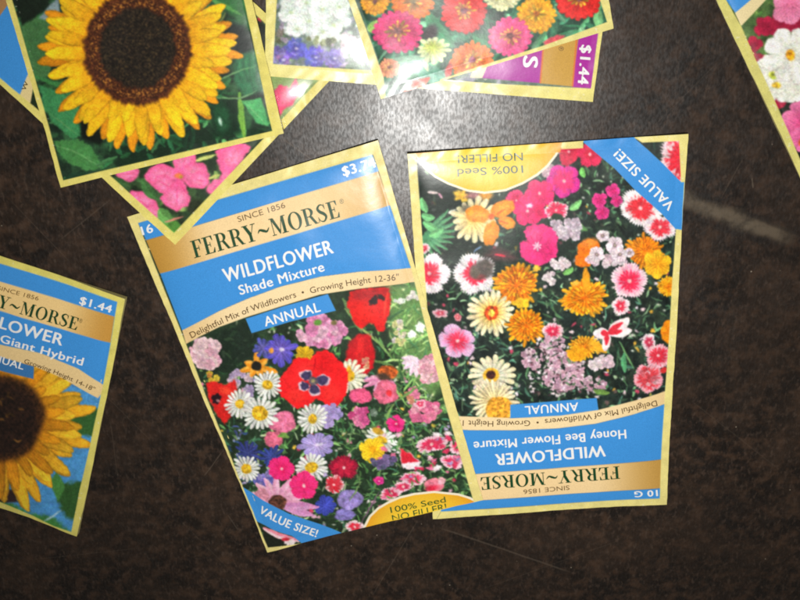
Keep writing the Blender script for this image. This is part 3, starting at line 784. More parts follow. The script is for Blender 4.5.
    p.daisy(492, 374, 23, 5, .88, c=(248, 234, 186), n=17); p.blob(491, 374, 8, 7.5, (236, 180, 50)); p.blob(491, 373.5, 5, 4.5, (70, 34, 30), grain=.4)
    p.flower(494, 401, 24, 24, (240, 214, 140), (246, 232, 196), w=.9, pt=6); p.blob(499, 408, 14, 12, (230, 160, 50), irr=.1, grain=.3)
    p.pink(552, 331, 11, (242, 206, 212), (214, 34, 70), fi=.6, sq=.8)
    # pale lilac drift
    lil = [(226, 184, 200), (214, 166, 186), (236, 206, 216), (204, 156, 176)]
    p.cluster(563, 372, 20, 21, 110, 3.2, lil); p.cluster(552, 346, 12, 11, 36, 3, lil); p.cluster(533, 358, 12, 9, 26, 3, lil + [(200, 120, 150)]); p.cluster(590, 383, 15, 7, 22, 3, lil)
    for k in range(90): p.blob(p.rng.uniform(526, 608), p.rng.uniform(336, 396), p.rng.uniform(.7, 1.8), p.rng.uniform(.6, 1.4), p.rng.choice([(60, 44, 48), (30, 44, 36), (120, 70, 84)]), irr=.4, soft=.8)
    for k in range(70): p.blob(p.rng.uniform(528, 606), p.rng.uniform(338, 396), p.rng.uniform(.8, 1.8), p.rng.uniform(.7, 1.4), (246, 226, 234), irr=.4, soft=.8)
    p.foliage((530, 340, 600, 395), 50, [(30, 50, 36), (70, 104, 70)], None, (3, 8), (.5, 1.0))
    p.marigold(583, 347, 15, (240, 160, 26), (248, 190, 50), .8, -.3); p.stroke(590, 340, 606, 352, 4, (244, 176, 40)); p.blob(577, 353, 10, 7, (244, 164, 24), -.2, irr=.1)
    p.cluster(597, 362, 7, 5, 10, 4.2, [(236, 206, 216), (242, 224, 228)], 4); p.cluster(607, 362, 4, 6, 5, 4, [(236, 206, 216)], 4)
    # star dianthus
    for (x1, y1, w) in ((626, 319, 5.5), (628, 330, 5.5), (604, 348, 4.5), (595, 333, 5.5)): p.stroke(608, 332, x1 + (x1 - 608) * .15, y1 + (y1 - 332) * .15, w, (244, 222, 224), c2=(248, 236, 236))
    for (x1, y1, w) in ((622, 321, 2.6), (621, 330, 2.6), (605, 344, 2.4), (600, 332, 3)): p.stroke(607, 332, x1, y1, w, (222, 44, 62))
    p.pink(648, 341, 7, (236, 214, 218), (190, 40, 70), sq=1.4); p.pink(658, 355, 14, (240, 176, 186), (218, 40, 60), fi=.6, sq=.9); p.pink(648, 378, 15, (232, 160, 172), (214, 60, 70), fi=.7, jag=.08)
    p.cluster(648, 377, 11, 10, 14, 3, [(220, 70, 80), (240, 170, 180), (230, 110, 120)]); p.blob(663, 370, 3.5, 3, (216, 50, 50))
    p.stroke(618, 340, 634, 370, 1, (110, 160, 100)); p.leaf(624, 362, 20, 2.6, 1.5, (80, 150, 100)); p.leaf(601, 391, 16, 3, .2, (96, 130, 60))
    p.develop()
    # panels
    arc_t = [(462, 415.5), (512, 417), (561, 414.5), (599, 409), (632.5, 400.5), (668, 390.5)]
    arc_b = [(668, 403), (632.5, 414), (595, 423), (557.5, 427.5), (512.5, 429.5), (470, 429.5), (430, 427)]
    pic = [(416, 153), (675, 137), (681, 183), (672, 290), (667, 391), (632.5, 400.5), (599, 409), (561, 414.5), (512, 417), (462, 415.5), (430, 413)]
    p.poly(pic, None, rid='flower_picture')
    ov = [(418, 140), (416.5, 153.5), (424, 166), (435, 175.5), (448, 182.5), (467.5, 189.8), (484, 192), (505, 189.5), (522.5, 182.5), (537, 174), (547, 165.5), (555.5, 155), (562, 143), (563, 136)]
    p.poly(ov, rid='seed_badge', grad=badge_grad(488, 140, 76), edge=(1.5, (250, 240, 214)))
    p.poly([(583, 142), (590, 136), (634, 134), (636, 139.5), (647, 149), (662, 163), (681, 182), (690, 200), (684, 238), (662, 214), (635, 190), (614, 168), (590, 148)], BLUE, rid='value_banner')
    p.poly([(425, 412.5)] + arc_t + arc_b, rid='growing_band', grad=gold((680, 400), (400, 425), (240, 208, 150), (248, 222, 172)))
    p.poly([(668, 403), (632.5, 414), (595, 423), (557.5, 427.5), (512.5, 429.5), (470, 429.5), (430, 427), (430, 476), (477, 473), (664, 459)], BLUE, rid='blue_panel')
    p.poly([(664, 459), (477, 473), (430, 476), (430, 503), (484, 499.5), (663, 487)], rid='brand_band', grad=gold((672, 470), (400, 490), (196, 150, 70)))
    p.poly([(663, 487), (484, 499.5), (430, 503), (430, 512.5), (490, 508.5), (663, 497)], BLUE, rid='blue_panel')
    p.poly([(510, 403.5), (596.5, 397.5), (598, 409.2), (561, 414.7), (510, 417.2)], BLUE, rid='annual_tag')
    bd = (236, 222, 138)
    p.poly([(400, 148), (700, 125), (700, 200), (672, 510), (433, 525), (441, 511.5), (490, 508.7), (659, 497), (661, 457), (665, 393), (671.5, 290), (676, 230), (680, 221), (681, 183), (678, 140.5), (642, 142.5), (634, 137.5),
            (583, 142), (583, 148), (561, 149), (561, 142), (416, 153), (417, 165), (424, 260), (441, 511.5), (433, 525), (425, 525)], bd, rid='seam_border')
    p.poly([(681, 182), (684, 182), (682, 230), (676, 229), (662, 214)], BLUE, rid='value_banner')
    p.poly([(583, 142), (588, 130), (638, 128), (634, 138), (600, 152)], BLUE, rid='value_banner')
    p.poly([(414.5, 148), (416.5, 154), (421, 161), (560, 152), (563, 136)], rid='seed_badge', grad=badge_grad(488, 140, 76))
    p.write('NO FILLER!', (522.5, 152.6), (457.5, 155), 7.8, (46, 92, 72), bold=.004, name='badge_lettering', part='seed_badge')
    p.write('100% Seed', (522.5, 165), (457, 168.5), 7.4, (46, 92, 72), bold=.004, name='badge_lettering', part='seed_badge')
    p.write('VALUE SIZE!', (674.5, 204), (619.5, 148.5), 9.6, WHITE, bold=.02, name='banner_lettering', part='value_banner')
    p.write('Honey Bee Flower Mixture', (625, 428.5), (473.5, 441), 8.8, WHITE, bold=.018, name='mixture_lettering')
    p.write('WILDFLOWER', (604, 444), (495, 453.5), 11.2, WHITE, bold=.024, name='title_lettering')
    p.write('FERRY~MORSE', (619, 465), (479, 476.5), 12.6, (24, 72, 40), serif=True, name='brand_lettering', part='brand_band')
    p.write('SINCE 1856', (569, 484.6), (523, 488.8), 4.6, (110, 84, 50), name='year_lettering', part='brand_band')
    p.write('10 G', (656.5, 488.6), (634, 490.4), 6, WHITE, bold=.022, name='weight_lettering')
    p.write('Delightful Mix of Wildflowers  •  Growing Height 12-36"', (656, 399.8), (440.5, 418.0), 5.6, (92, 66, 34), arc=9, bold=.002, name='growing_lettering', part='growing_band')
    p.write('ANNUAL', (577.5, 401.8), (524.5, 405), 8.4, WHITE, bold=.014, name='annual_lettering', part='annual_tag')
    return p.build()


# =================================================================== PACKET: big sunflower, top left
def sunflower_top():
    p = Packet('seed_packet', [(-24, -100), (212, -165), (284, 133), (62, 187)], (3.0, 4.9, 4.7, 2.7), 1.0,
               'sunflower packet on top of the pile at upper left, yellow petals around a dark disk', seed=8, step=.72, curl=[(1, 1, .016, 1.2), (0, 1, .014, 1.2), (.5, 1.02, .012, .5)])
    p.wobble()
    p.mottle((24, 44, 30), .5, 16, (44, 84, 50))
    p.foliage((10, -80, 290, 190), 240, [(40, 96, 54), (62, 126, 70), (26, 60, 38), (84, 150, 88)], None, (14, 46), (1.5, 6))
    # broad leaves
    p.poly([(20, 26), (34, 18), (55, 12), (56, 50), (50, 76), (34, 82), (24, 60)], (64, 110, 62), soft=2, noise=1)
    p.poly([(10, -4), (54, -4), (44, 12), (22, 26)], (18, 30, 20), soft=2)
    p.poly([(40, 18), (52, 4), (60, -2), (62, 14), (48, 20)], (126, 146, 150), soft=1.5)
    p.poly([(38, 84), (62, 92), (80, 106), (82, 136), (74, 140), (52, 122), (44, 106)], (58, 132, 78), soft=1.4, noise=1)
    p.stroke(48, 112, 80, 136, .6, (90, 150, 90)); p.stroke(34, 76, 84, 88, 2.5, (56, 120, 62), bend=2)
    p.poly([(54, 141), (80, 139), (94, 148), (104, 168), (88, 170), (70, 164), (58, 152)], (66, 128, 66), soft=1.2, noise=1)
    p.stroke(56, 146, 102, 169, .6, (104, 160, 96), bend=-4); p.stroke(70, 150, 92, 158, .6, (90, 146, 84))
    p.poly([(78, 116), (98, 124), (106, 140), (100, 146), (84, 138)], (10, 18, 12), soft=3)
    p.poly([(104, 150), (200, 118), (220, 140), (120, 170)], (18, 40, 24), soft=5)
    p.foliage((110, 120, 235, 160), 50, [(40, 100, 56), (30, 76, 46), (70, 130, 76)], None, (10, 24), (.8, 2.4))
    p.poly([(205, -10), (246, -10), (250, 30), (232, 16)], (44, 104, 52), soft=3); p.stroke(206, -4, 244, 16, 2, (80, 146, 70))
    p.poly([(214, 20), (244, 26), (256, 62), (236, 60), (228, 40)], (12, 26, 22), soft=4)
    p.poly([(236, 56), (254, 50), (264, 90), (246, 96), (234, 80)], (40, 110, 70), soft=3)
    for k in range(7): p.stroke(238 + 3.2 * k + p.rng.uniform(-1, 1), 50 + 9 * p.rng.random(), 243 + 3.4 * k, 78 + 18 * p.rng.random(), 1.0, (56, 124, 78) if k % 2 else (36, 90, 58), bend=3, soft=1)
    p.poly([(242, 100), (262, 98), (270, 126), (256, 122)], (80, 170, 100), soft=1.2); p.stroke(244, 100, 268, 126, .5, (120, 190, 120))
    p.poly([(206, 106), (238, 98), (242, 132), (214, 140)], (16, 44, 26), soft=4)
    p.stroke(240, 92, 245, 142, 3, (118, 172, 66)); p.stroke(217, 96, 258, 90, .8, (120, 160, 110), bend=5); p.stroke(212, 85, 256, 66, .8, (120, 170, 110), bend=-2)
    p.stroke(214, 24, 226, 12, 1.2, (120, 130, 70), bend=3); p.stroke(226, 48, 234, 46, 1, (140, 140, 90), bend=-3)
    p.blob(222, 121, 3, 6, (170, 210, 190), -.3, soft=2.5); p.blob(222, 117, 8, 14, (24, 74, 42), -.1, soft=4); p.blob(221, 121, 1.6, 4, (190, 220, 200), -.3, soft=1)
    # flower
    p.flower(140, 50, 98, 36, (204, 96, 8), (240, 156, 20), w=1.15, pt=2.0, jit=.07, ridge=.05, vary=.12, rot=.05, dark=.42)
    p.flower(140, 50, 94, 32, (228, 116, 8), (255, 200, 26), w=1.2, pt=2.1, jit=.08, ridge=.04, vary=.08, rot=.13, dark=.38)
    p.flower(140, 48, 84, 29, (222, 104, 6), (255, 206, 28), w=1.2, pt=2.0, jit=.12, ridge=.04, vary=.08, rot=.02, dark=.36)
    sl = p.win(138, 48, 64)
    x = (p.X[sl] - 138.5) / 55; y = (p.Y[sl] - 48) / 58; r = np.hypot(x, y); th = np.arctan2(y, x)
    sp = fbm(p.X[sl] / 1.2, p.Y[sl] / 1.2, 5, 2); rr = r + .07 * (vnoise(th * 22 + 90, r * 4, 3) - .5)
    c = rgb((74, 36, 18)) * (1 + 1.2 * (sp - .5))[..., None]
    k1 = (sstep(.60, .66, sp) * sstep(.68, .76, r) * (1 - sstep(.82, .92, r)))[..., None]; c = c * (1 - k1) + rgb((176, 116, 44)) * k1
    k2 = (1 - sstep(.64, .74, rr))[..., None]; c = c * (1 - k2) + rgb((34, 27, 20)) * (1 + 1.6 * (sp - .5))[..., None] * k2
    k3 = (sstep(.62, .72, sp) * (r < .66))[..., None] * .5; c = c * (1 - k3) + rgb((84, 66, 36)) * k3
    p.mix(sl, 1 - sstep(.93, 1.03, rr), np.clip(c, 0, 1))
    p.develop()
    # border
    p.poly([(-60, -200), (300, -200), (300, 200), (-60, 200)], None, rid='seam_border')
    pic = [(12, -20), (-6, -84), (203, -142), (244, 0), (273, 130), (160, 158), (64, 180)]
    p.poly(pic, None, rid='flower_picture')
    bd = (232, 218, 116)
    p.poly([(6, 0), (-24, -100), (-60, -130), (230, -200), (300, 150), (50, 205), (6, 0), (12, 0), (64, 180), (160, 157.5), (273, 130.5), (244, 0), (203, -142), (-16, -90), (12, 0)], bd, soft=.6)
    p.poly([(6, 0), (12, 0), (64.5, 180), (62, 188), (50, 190), (-20, -60)], bd); p.poly([(244, 0), (268, 112), (273, 130.5), (290, 140), (270, 0), (230, -80)], bd)
    p.poly([(64, 180), (160, 157.5), (274, 130.5), (290, 134), (62, 195)], bd)
    return p.build()


# =================================================================== PACKET: pink impatiens under the sunflower
def impatiens():
    p = Packet('seed_packet', [(-68, 22), (90, -148), (334, 76), (175, 245)], (.6, .8, 1.5, 2.3), .8,
               'pink impatiens packet lying askew under the big sunflower packet', seed=11, step=.8, curl=[(.80, .92, .008, .75)])
    p.wobble()
    p.mottle((30, 48, 28), .5, 12, (60, 90, 50))
    p.foliage((90, 60, 330, 240), 90, [(64, 110, 60), (40, 80, 44), (120, 150, 80)], None, (8, 24), (1, 4))
    pk = (244, 96, 152); pd = (232, 70, 132); pl = (250, 130, 172)

    def petal(x, y, rx, ry, a):
        p.blob(x, y, rx, ry, pk, a, irr=.07, grain=.07); p.blob(x, y, rx * .65, ry * .6, pl, a, soft=4, grain=.05); p.stroke(x - rx * .5 * math.cos(a), y - rx * .5 * math.sin(a), x + rx * .7 * math.cos(a), y + rx * .7 * math.sin(a), .5, pd)
    petal(128, 174, 12, 8, -.2); petal(144, 204, 17, 11, .7); petal(152, 214, 10, 9, .8)
    p.poly([(216, 150), (240, 142), (252, 147), (236, 168), (225, 181), (219, 168)], pk, soft=1, noise=.8); p.blob(234, 158, 9, 8, pl, 0, soft=5)
    petal(215, 187, 9, 6, -.8); petal(226, 178, 6, 8, .5)
    p.stroke(196, 160, 218, 154, 1.8, (206, 216, 120)); p.stroke(206, 180, 220, 174, 1.8, (196, 206, 110)); p.leaf(150, 190, 26, 5, .9, (56, 96, 50)); p.leaf(120, 182, 16, 5, .3, (50, 84, 44))
    p.leaf(174, 228, 22, 11, .7, (74, 128, 50)); p.leaf(166, 215, 18, 7, .6, (88, 140, 70)); p.stroke(165, 222, 184, 216, 1, (226, 130, 120)); p.blob(195, 207, 10, 8, (30, 40, 20), -.7, soft=3)
    p.stroke(176, 185, 160, 206, 1.5, (90, 140, 60))
    petal(185, 161, 14, 11, -1.2); petal(163, 177, 17, 13, .15); petal(165, 184, 12, 9, .6); petal(195, 174, 15, 13, .2); petal(200, 180, 10, 9, .2)
    p.poly([(178, 176), (186, 184), (191, 198), (188, 206), (178, 211), (166, 206), (160, 199), (166, 190)], pk, soft=1, noise=.8); p.blob(177, 198, 10, 9, pl, 0, soft=5); p.stroke(178, 178, 177, 206, .5, pd); p.stroke(180, 181, 187, 194, .6, pd)
    p.blob(179, 176, 4.5, 2.6, (240, 120, 70), .2); p.blob(181, 177, 1.6, 1.6, (190, 160, 60))
    # right tip
    p.poly([(268, 76), (330, 76), (290, 118), (278, 124)], (132, 156, 92), soft=2)
    p.poly([(272, 92), (281, 84), (290, 88), (296, 78), (300, 92), (292, 106), (284, 110), (278, 118), (274, 104)], (226, 56, 104), soft=1, noise=1)
    p.blob(286, 98, 5, 8, (238, 96, 132), .6, soft=2); p.blob(259, 21, 3, 4, (196, 40, 60)); p.poly([(254, 16), (266, 26), (266, 60), (262, 50)], (24, 30, 22), soft=1)
    p.develop()
    # header part that shows at far left
    p.poly([(-80, 20), (90, -160), (160, -90), (28, 78), (17, 101), (0, 90)], BLUE, rid='blue_panel')
    p.poly([(17, 101), (27, 78), (60, 10), (120, -60), (160, -90), (170, -80), (80, 20), (34, 86), (28, 112)], (238, 214, 150), rid='growing_band')
    p.poly([(8, 6), (-30, 60), (-80, 20), (60, -140), (110, -100)], (176, 130, 80), rid='brand_band')
    p.poly([(28, 112), (34, 86), (80, 20), (170, -80), (328, 76), (174, 234)], None, rid='flower_picture')
    p.poly([(-75, 15), (-56, 22), (0, 78), (44, 115), (105, 171), (174, 233), (321, 78), (250, 9), (120, -120), (90, -140), (90, -160), (350, 60), (340, 90), (175, 252), (160, 245), (-80, 30)], (232, 218, 118), rid='seam_border')
    p.write('W', (25.5, 91), (29.5, 82.5), 4.5, (70, 56, 34), bold=.004, name='growing_lettering', part='growing_band')
    return p.build()


# =================================================================== PACKET: violet and white bells, sideways
def bells():
    # TL,TR,BR,BL in photo order; the header lies at the right-hand end
    p = Packet('seed_packet', [(268, -165), (625, -138), (593, 102), (265, 76)], (3.6, .6, .6, 3.5), .8,
               'packet lying sideways under the zinnia packet, violet and white flowers, purple end with a price', seed=13, step=.85)
    p.wobble()
    p.mottle((96, 116, 100), .35, 9, (150, 150, 168))
    p.foliage((272, -20, 400, 72), 120, [(110, 140, 100), (150, 170, 150), (90, 110, 90), (170, 150, 180)], None, (4, 12), (.8, 2.4))
    for i in range(40):
        x = 284 + p.rng.random() * 64; y = -12 + p.rng.random() * 50
        f = p.rng.uniform(.92, 1.04); p.blob(x, y, p.rng.uniform(4, 8), p.rng.uniform(4, 7), (216 * f, 226 * f, 220 * f), p.rng.random() * 3, irr=.2, soft=1.6, grain=.08)
    for (x, y, r) in ((290, 12, 12), (308, 20, 12), (333, 24, 13), (306, 2, 11), (322, 8, 12), (338, 6, 11), (296, 28, 9), (322, 30, 9)):
        p.flower(x, y, r, 5, (206, 222, 206), (236, 242, 238), w=1.5, pt=9, dark=.3, jit=.2); p.blob(x + 1, y + 1, 2, 1.6, (190, 204, 160), soft=1)
    p.cluster(281, 36, 7, 10, 12, 3, [(150, 140, 130), (110, 120, 90), (176, 160, 180)]); p.cluster(281, 54, 8, 8, 16, 4, [(140, 128, 196), (164, 150, 206), (120, 110, 180)])
    p.cluster(320, 40, 14, 4, 10, 3, [(120, 130, 80), (90, 100, 70), (170, 180, 130)])
    for (x, y, r, c) in ((296, 49, 11, (84, 80, 178)), (315, 57, 11, (92, 86, 184)), (334, 58, 10, (108, 88, 180)), (283, 60, 7, (140, 124, 196))):
        for k in range(7):
            a = k * .9 + x; p.blob(x + r * .5 * math.cos(a), y + r * .5 * math.sin(a), r * .55, r * .42, tuple(v * p.rng.uniform(.82, 1.14) for v in c), a, irr=.25, soft=1, grain=.2)
        p.blob(x, y, r * .4, r * .3, (66, 60, 150), .5, irr=.3); p.blob(x + 1, y, 2, 1.4, (196, 186, 220)); p.stroke(x - 5, y + 3, x + 5, y + 4, .7, (150, 146, 214), bend=2); p.stroke(x - 4, y - 5, x + 4, y - 4, .7, (140, 134, 206), bend=-2)
    p.ruffle(350, 44, 9, (222, 196, 210), 10); p.ruffle(346, 38, 6, (228, 214, 220), 8); p.cluster(363, 52, 8, 10, 16, 5, [(160, 130, 206), (180, 156, 214), (200, 190, 220)])
    p.cluster(356, 66, 10, 4, 10, 3, [(120, 150, 120), (100, 130, 100)])
    p.develop()
    pic = [(277, -155), (470, -140), (480, 20), (476, 78), (371, 70.5), (273, 64), (277, 0)]
    p.poly([(260, -180), (640, -150), (600, 110), (260, 84)], (232, 216, 112), rid='seam_border', alpha=0)
    p.poly(pic, None, rid='flower_picture')
    p.poly([(260, -180), (277, -180), (277, 0), (273, 64), (371, 70.5), (449, 80), (500, 84), (572, 87.5), (591, 88.5), (598, 34), (615, -130), (640, -150), (600, 112), (260, 86)], (236, 224, 134), rid='seam_border')
    p.poly([(598, 33), (613, -128), (590, -130), (578, 38), (572, 87.2), (591, 88.3)], (176, 48, 160), rid='blue_panel')
    p.poly([(578, 38), (590, -130), (556, -132), (543, 48), (539.5, 83.3), (572, 86.5)], (206, 160, 72), rid='brand_band')
    p.poly([(543, 48), (556, -132), (505, -135), (498, 40), (482, 78), (539.5, 83)], (178, 54, 162), rid='blue_panel')
    p.poly([(498, 40), (505, -135), (490, -136), (484, 40), (470, 77.5), (482, 78)], (246, 232, 190), rid='growing_band')
    p.stroke(556, -132, 540.2, 83, .8, (226, 120, 60), taper=False); p.stroke(590, -130, 572.5, 86.5, .8, (226, 120, 60), taper=False)
    p.write('$1.44', (581.2, 45), (577.8, 83.5), 10.5, WHITE, bold=.026, name='price_lettering')
    p.write('S', (523.5, 56), (522.5, 66), 14.5, WHITE, bold=.03, name='title_lettering')
    p.write('®', (558.5, 46), (558, 50.5), 5, (100, 70, 30), name='register_mark', part='brand_band')
    return p.build()


# =================================================================== PACKET: zinnias
def zinnias():
    p = Packet('seed_packet', [(278, -214), (559, -308), (613.5, 28.5), (381, 99)], (4.0, 2.4, 2.5, 4.2), .8,
               'zinnia packet with red, orange, pink and cream blooms at top centre', seed=17, step=.8, curl=[(.12, .93, .012, .55)])
    p.wobble()
    p.mottle((34, 78, 58), .5, 12, (60, 120, 88))
    p.foliage((350, -60, 610, 98), 240, [(60, 130, 96), (40, 96, 66), (90, 160, 110), (30, 66, 46), (110, 170, 130)], None, (10, 30), (1, 4))

    def zin(x, y, R, c, mid, core=(120, 70, 70), sq=.9):
        n = 20
        dk = tuple(k * .8 for k in c); lt = tuple(min(255, k * 1.08 + 6) for k in c)
        for f, nn in ((1, n), (.86, n - 2), (.72, n - 4), (.58, n - 6)):
            p.flower(x, y, R * f, nn, dk, lt if int(f * 50) % 2 else c, w=1.3, pt=8, jit=.05, ridge=.06, sq=sq, vary=.1)
        p.flower(x, y - R * .05, R * .42, 12, tuple(k * .7 for k in c), mid, w=.8, pt=4, jit=.3, sq=sq, vary=.3); p.blob(x, y - R * .05, R * .16, R * .14, core, irr=.2, grain=.4)
    p.leaf(440, 30, 44, 8, .9, (58, 132, 90)); p.leaf(432, 72, 40, 9, .4, (92, 150, 126)); p.leaf(486, 40, 30, 6, .3, (50, 112, 76)); p.leaf(560, 40, 40, 8, -.5, (60, 130, 90)); p.leaf(410, 60, 40, 7, -.1, (104, 158, 124))
    p.blob(431, 33, 7, 9, (58, 48, 52), .3, soft=3); p.blob(500, 14, 6, 10, (24, 44, 36), 0, soft=3)
    p.leaf(590, 40, 30, 5, .9, (130, 190, 140)); p.leaf(600, 20, 20, 5, 1.4, (110, 170, 110)); p.leaf(446, 84, 30, 6, -.5, (110, 160, 140))
    zin(502, -5, 18, (232, 230, 176), (226, 214, 120)); zin(375, 2, 15, (240, 160, 40), (240, 180, 40)); p.leaf(372, 26, 14, 5, -.9, (140, 180, 90))
    zin(413, 2, 22, (240, 124, 34), (240, 180, 60), (130, 110, 60)); zin(398, 32, 25.5, (224, 62, 122), (214, 180, 60), sq=.85); zin(464, 12, 24, (222, 44, 42), (236, 190, 40), (110, 40, 60))
    zin(536, 15, 20.5, (242, 168, 34), (244, 200, 50), (200, 110, 30)); zin(578, 0, 23, (228, 44, 40), (240, 200, 50)); zin(510, 37, 22.5, (236, 84, 140), (232, 170, 80))
    p.flower(433, 50, 17, 13, (190, 210, 120), (230, 238, 186), w=.95, pt=6, sq=.8); p.flower(433, 48, 10, 10, (180, 196, 60), (214, 222, 130), w=.9, sq=.8); p.stroke(424, 60, 428, 72, 2, (220, 226, 170))
    zin(389, 68, 11, (232, 150, 110), (236, 190, 110)); zin(472, 61, 22.5, (240, 116, 34), (236, 190, 60), (140, 60, 90)); p.blob(449, 70, 3.5, 8, (200, 60, 50), .2, irr=.2)
    p.stroke(402, 92, 430, 78, 4.5, (214, 70, 50), c2=(226, 110, 80)); p.poly([(388, 94), (396, 88), (404, 92), (396, 97)], (80, 96, 100), soft=1)
    p.blob(554, 40, 10, 4, (216, 80, 90), -.3, irr=.2)
    p.develop()
    p.poly([(354, 0), (300, -190), (548, -296), (600, 0), (607, 22), (545, 45), (470, 69.5), (440, 80), (383, 100)], None, rid='flower_picture')
    bd = (234, 222, 136)
    p.poly([(347, 0), (270, -220), (285, -218), (355, 0), (372, 44), (383.5, 78), (386, 99), (378, 106)], bd, rid='seam_border')
    p.poly([(600, 0), (607, 22), (545, 45), (480, 66), (440, 79.5), (440, 90), (520, 70), (630, 30), (600, -80), (572, -240)], bd, rid='seam_border')
    return p.build()


# =================================================================== PACKET: cosmos, top right
def cosmos():
    p = Packet('seed_packet', [(669, -100), (881, -200), (1024, 103), (812, 203)], (.6, .6, .6, .7), .9,
               'packet at the upper right corner with white and pink cosmos blooms', seed=19, step=.85, curl=[(0, .75, .02, 1.2)])
    p.wobble()
    p.mottle((60, 84, 44), .5, 9, (96, 124, 60))
    p.foliage((735, -20, 830, 180), 160, [(90, 130, 60), (60, 96, 44), (120, 150, 80)], None, (5, 16), (.5, 1.6))
    p.poly([(780, 90), (810, 100), (820, 180), (800, 170), (776, 110)], (32, 34, 26), soft=4)
    rd = (176, 30, 64)
    for (x, y, r) in ((766, 26, 12), (752, 46, 9), (785, 20, 14), (774, 96, 13), (758, 60, 8), (795, 24, 10), (765, 100, 8)): p.flower(x, y, r, 6, (140, 18, 50), rd, w=1.3, pt=9, jit=.2)
    p.flower(790, 3, 20, 7, (222, 110, 150), (236, 140, 176), w=1.3, pt=9)
    wh = (244, 244, 234)
    p.flower(775, 86, 24, 7, (226, 226, 206), wh, w=1.05, pt=9, sq=.7, dark=.34, vary=.05); p.flower(768, 72, 18, 7, (226, 226, 206), wh, w=1.05, pt=9, sq=.8, dark=.34, vary=.05)
    p.flower(800, 88, 26, 6, (226, 226, 206), wh, w=1.1, pt=9, sq=.6, rot=.3, dark=.34, vary=.05)
    p.blob(772, 75, 4, 4, (180, 190, 60), grain=.4); p.blob(775, 85, 4.2, 3.4, (226, 180, 40), grain=.4)
    p.flower(790, 55, 29, 8, (226, 228, 212), wh, w=1.08, pt=10, jit=.05, ridge=.04, rot=.4, dark=.38, vary=.05); p.blob(789, 55, 5, 5, (226, 150, 30), grain=.4)
    p.flower(801, 124, 22, 7, (220, 70, 130), (240, 130, 176), w=1.3, pt=10); p.flower(806, 138, 16, 7, (216, 70, 130), (236, 120, 170), w=1.3, pt=9); p.blob(801, 142, 4, 4, (200, 90, 40))
    p.develop()
    p.poly([(741, 25), (900, -140), (1010, 104), (808, 190), (800, 162)], None, rid='flower_picture')
    p.poly([(726, 0), (690, -80), (840, -170), (790, -60), (750, 0), (737, 15)], BLUE, rid='blue_panel')
    p.poly([(735, 13), (750, 0), (790, -60), (840, -170), (880, -190), (800, -50), (765, 0), (741, 26)], (240, 220, 166), rid='growing_band')
    p.poly([(716, 0), (660, -110), (676, -100), (726, 0), (741, 26), (800, 161), (817, 200), (812, 212), (800, 190)], (222, 214, 124), rid='seam_border')
    return p.build()


